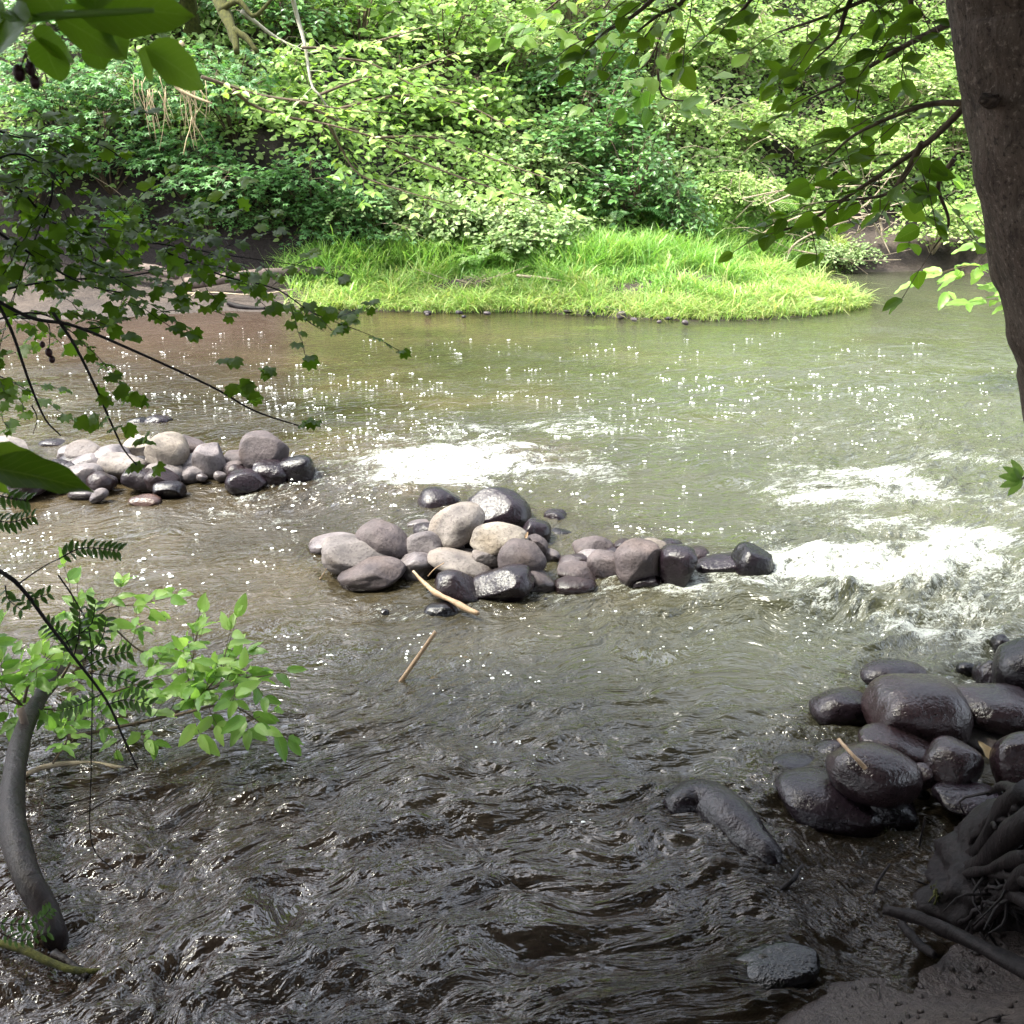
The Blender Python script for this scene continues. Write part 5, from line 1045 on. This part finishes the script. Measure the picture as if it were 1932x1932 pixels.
wd = MB(); tube(wd, smooth_path([gp(38, 1335, .3), gp(52, 1390, .2), gp(45, 1440, .05), gp(38, 1470, -.02)], 14) - rp5, np.linspace(.014, .010, 14), 8); wd.build('branch', M['log'], bt)
log([gp(35, 1468, .0), gp(90, 1445, .03), gp(170, 1440, .03), gp(240, 1450, .02), gp(330, 1455, .0), gp(420, 1440, -.02)], [.010, .010, .009, .008, .006, .004], 'thin tan branch trailing along the water right of the bent trunk', 'stem', 'fallen_branch', 'branch', 7)
log([gp(-20, 1775, .05), gp(40, 1790, .05), gp(95, 1815, .04), gp(150, 1832, .03), gp(215, 1828, .02)], [.010, .012, .012, .009, .004], 'mossy branch lying in the water at the foot of the bent trunk', 'moss', 'fallen_branch', 'branch', 7, .3)
log([gp(100, 1800, .04), gp(135, 1820, .03), gp(165, 1842, .02)], [.014, .012, .01], 'short stub beside the mossy branch at the foot of the bent trunk', 'wetwood', 'fallen_branch', 'branch', 7, .3)
# twig tips at the right edge, mid water
rp6 = at(2050, 870, 1.7); ed = empty('foreground_branch', rp6, 'yellow green leaf tuft poking in at the right edge above the rapids', 'branch'); wd = MB(); tube(wd, smooth_path([rp6, at(1960, 890, 1.6), at(1925, 905, 1.55)], 8) - rp6, .002, 5); wd.build('twig', M['twig'], ed); fm = MB()
for d in [(-1, 0, .1), (-.8, 0, .5), (-.8, 0, -.4), (-.4, 0, -.8), (-.5, 0, .8)]: leaves(fm, BIGN, [at(1928, 902, 1.55) - rp6], [d], [[0, -1, .3]], [.035], [.9])
fm.build('leaf', M['nearlit'], ed)
# willow shoots in front of the far water, beside the trunk
rp7 = gp(1990, 600, WL); ws = empty('willow_shoot', rp7, 'pale willow leaves hanging beside the trunk over the far backwater', 'shrub'); wd = MB(); fo = MB(); rng = np.random.default_rng(71)
for l in [[(1990, 600), (1930, 500), (1860, 430), (1830, 380)], [(1990, 600), (1900, 520), (1850, 500), (1795, 508)], [(1990, 600), (1930, 570), (1880, 565)]]:
    foliate(rng, wd, fo, smooth_path([at(a, b, 9.0) for a, b in l], 14) - rp7, .01, .003, BIGN, .2, twigs=8, twl=.4, start=.3, bias=(0, -.6, 1), tonebase=.75)
wd.build('stem', M['twig'], ws); fo.build('foliage', M['nearlit'], ws)
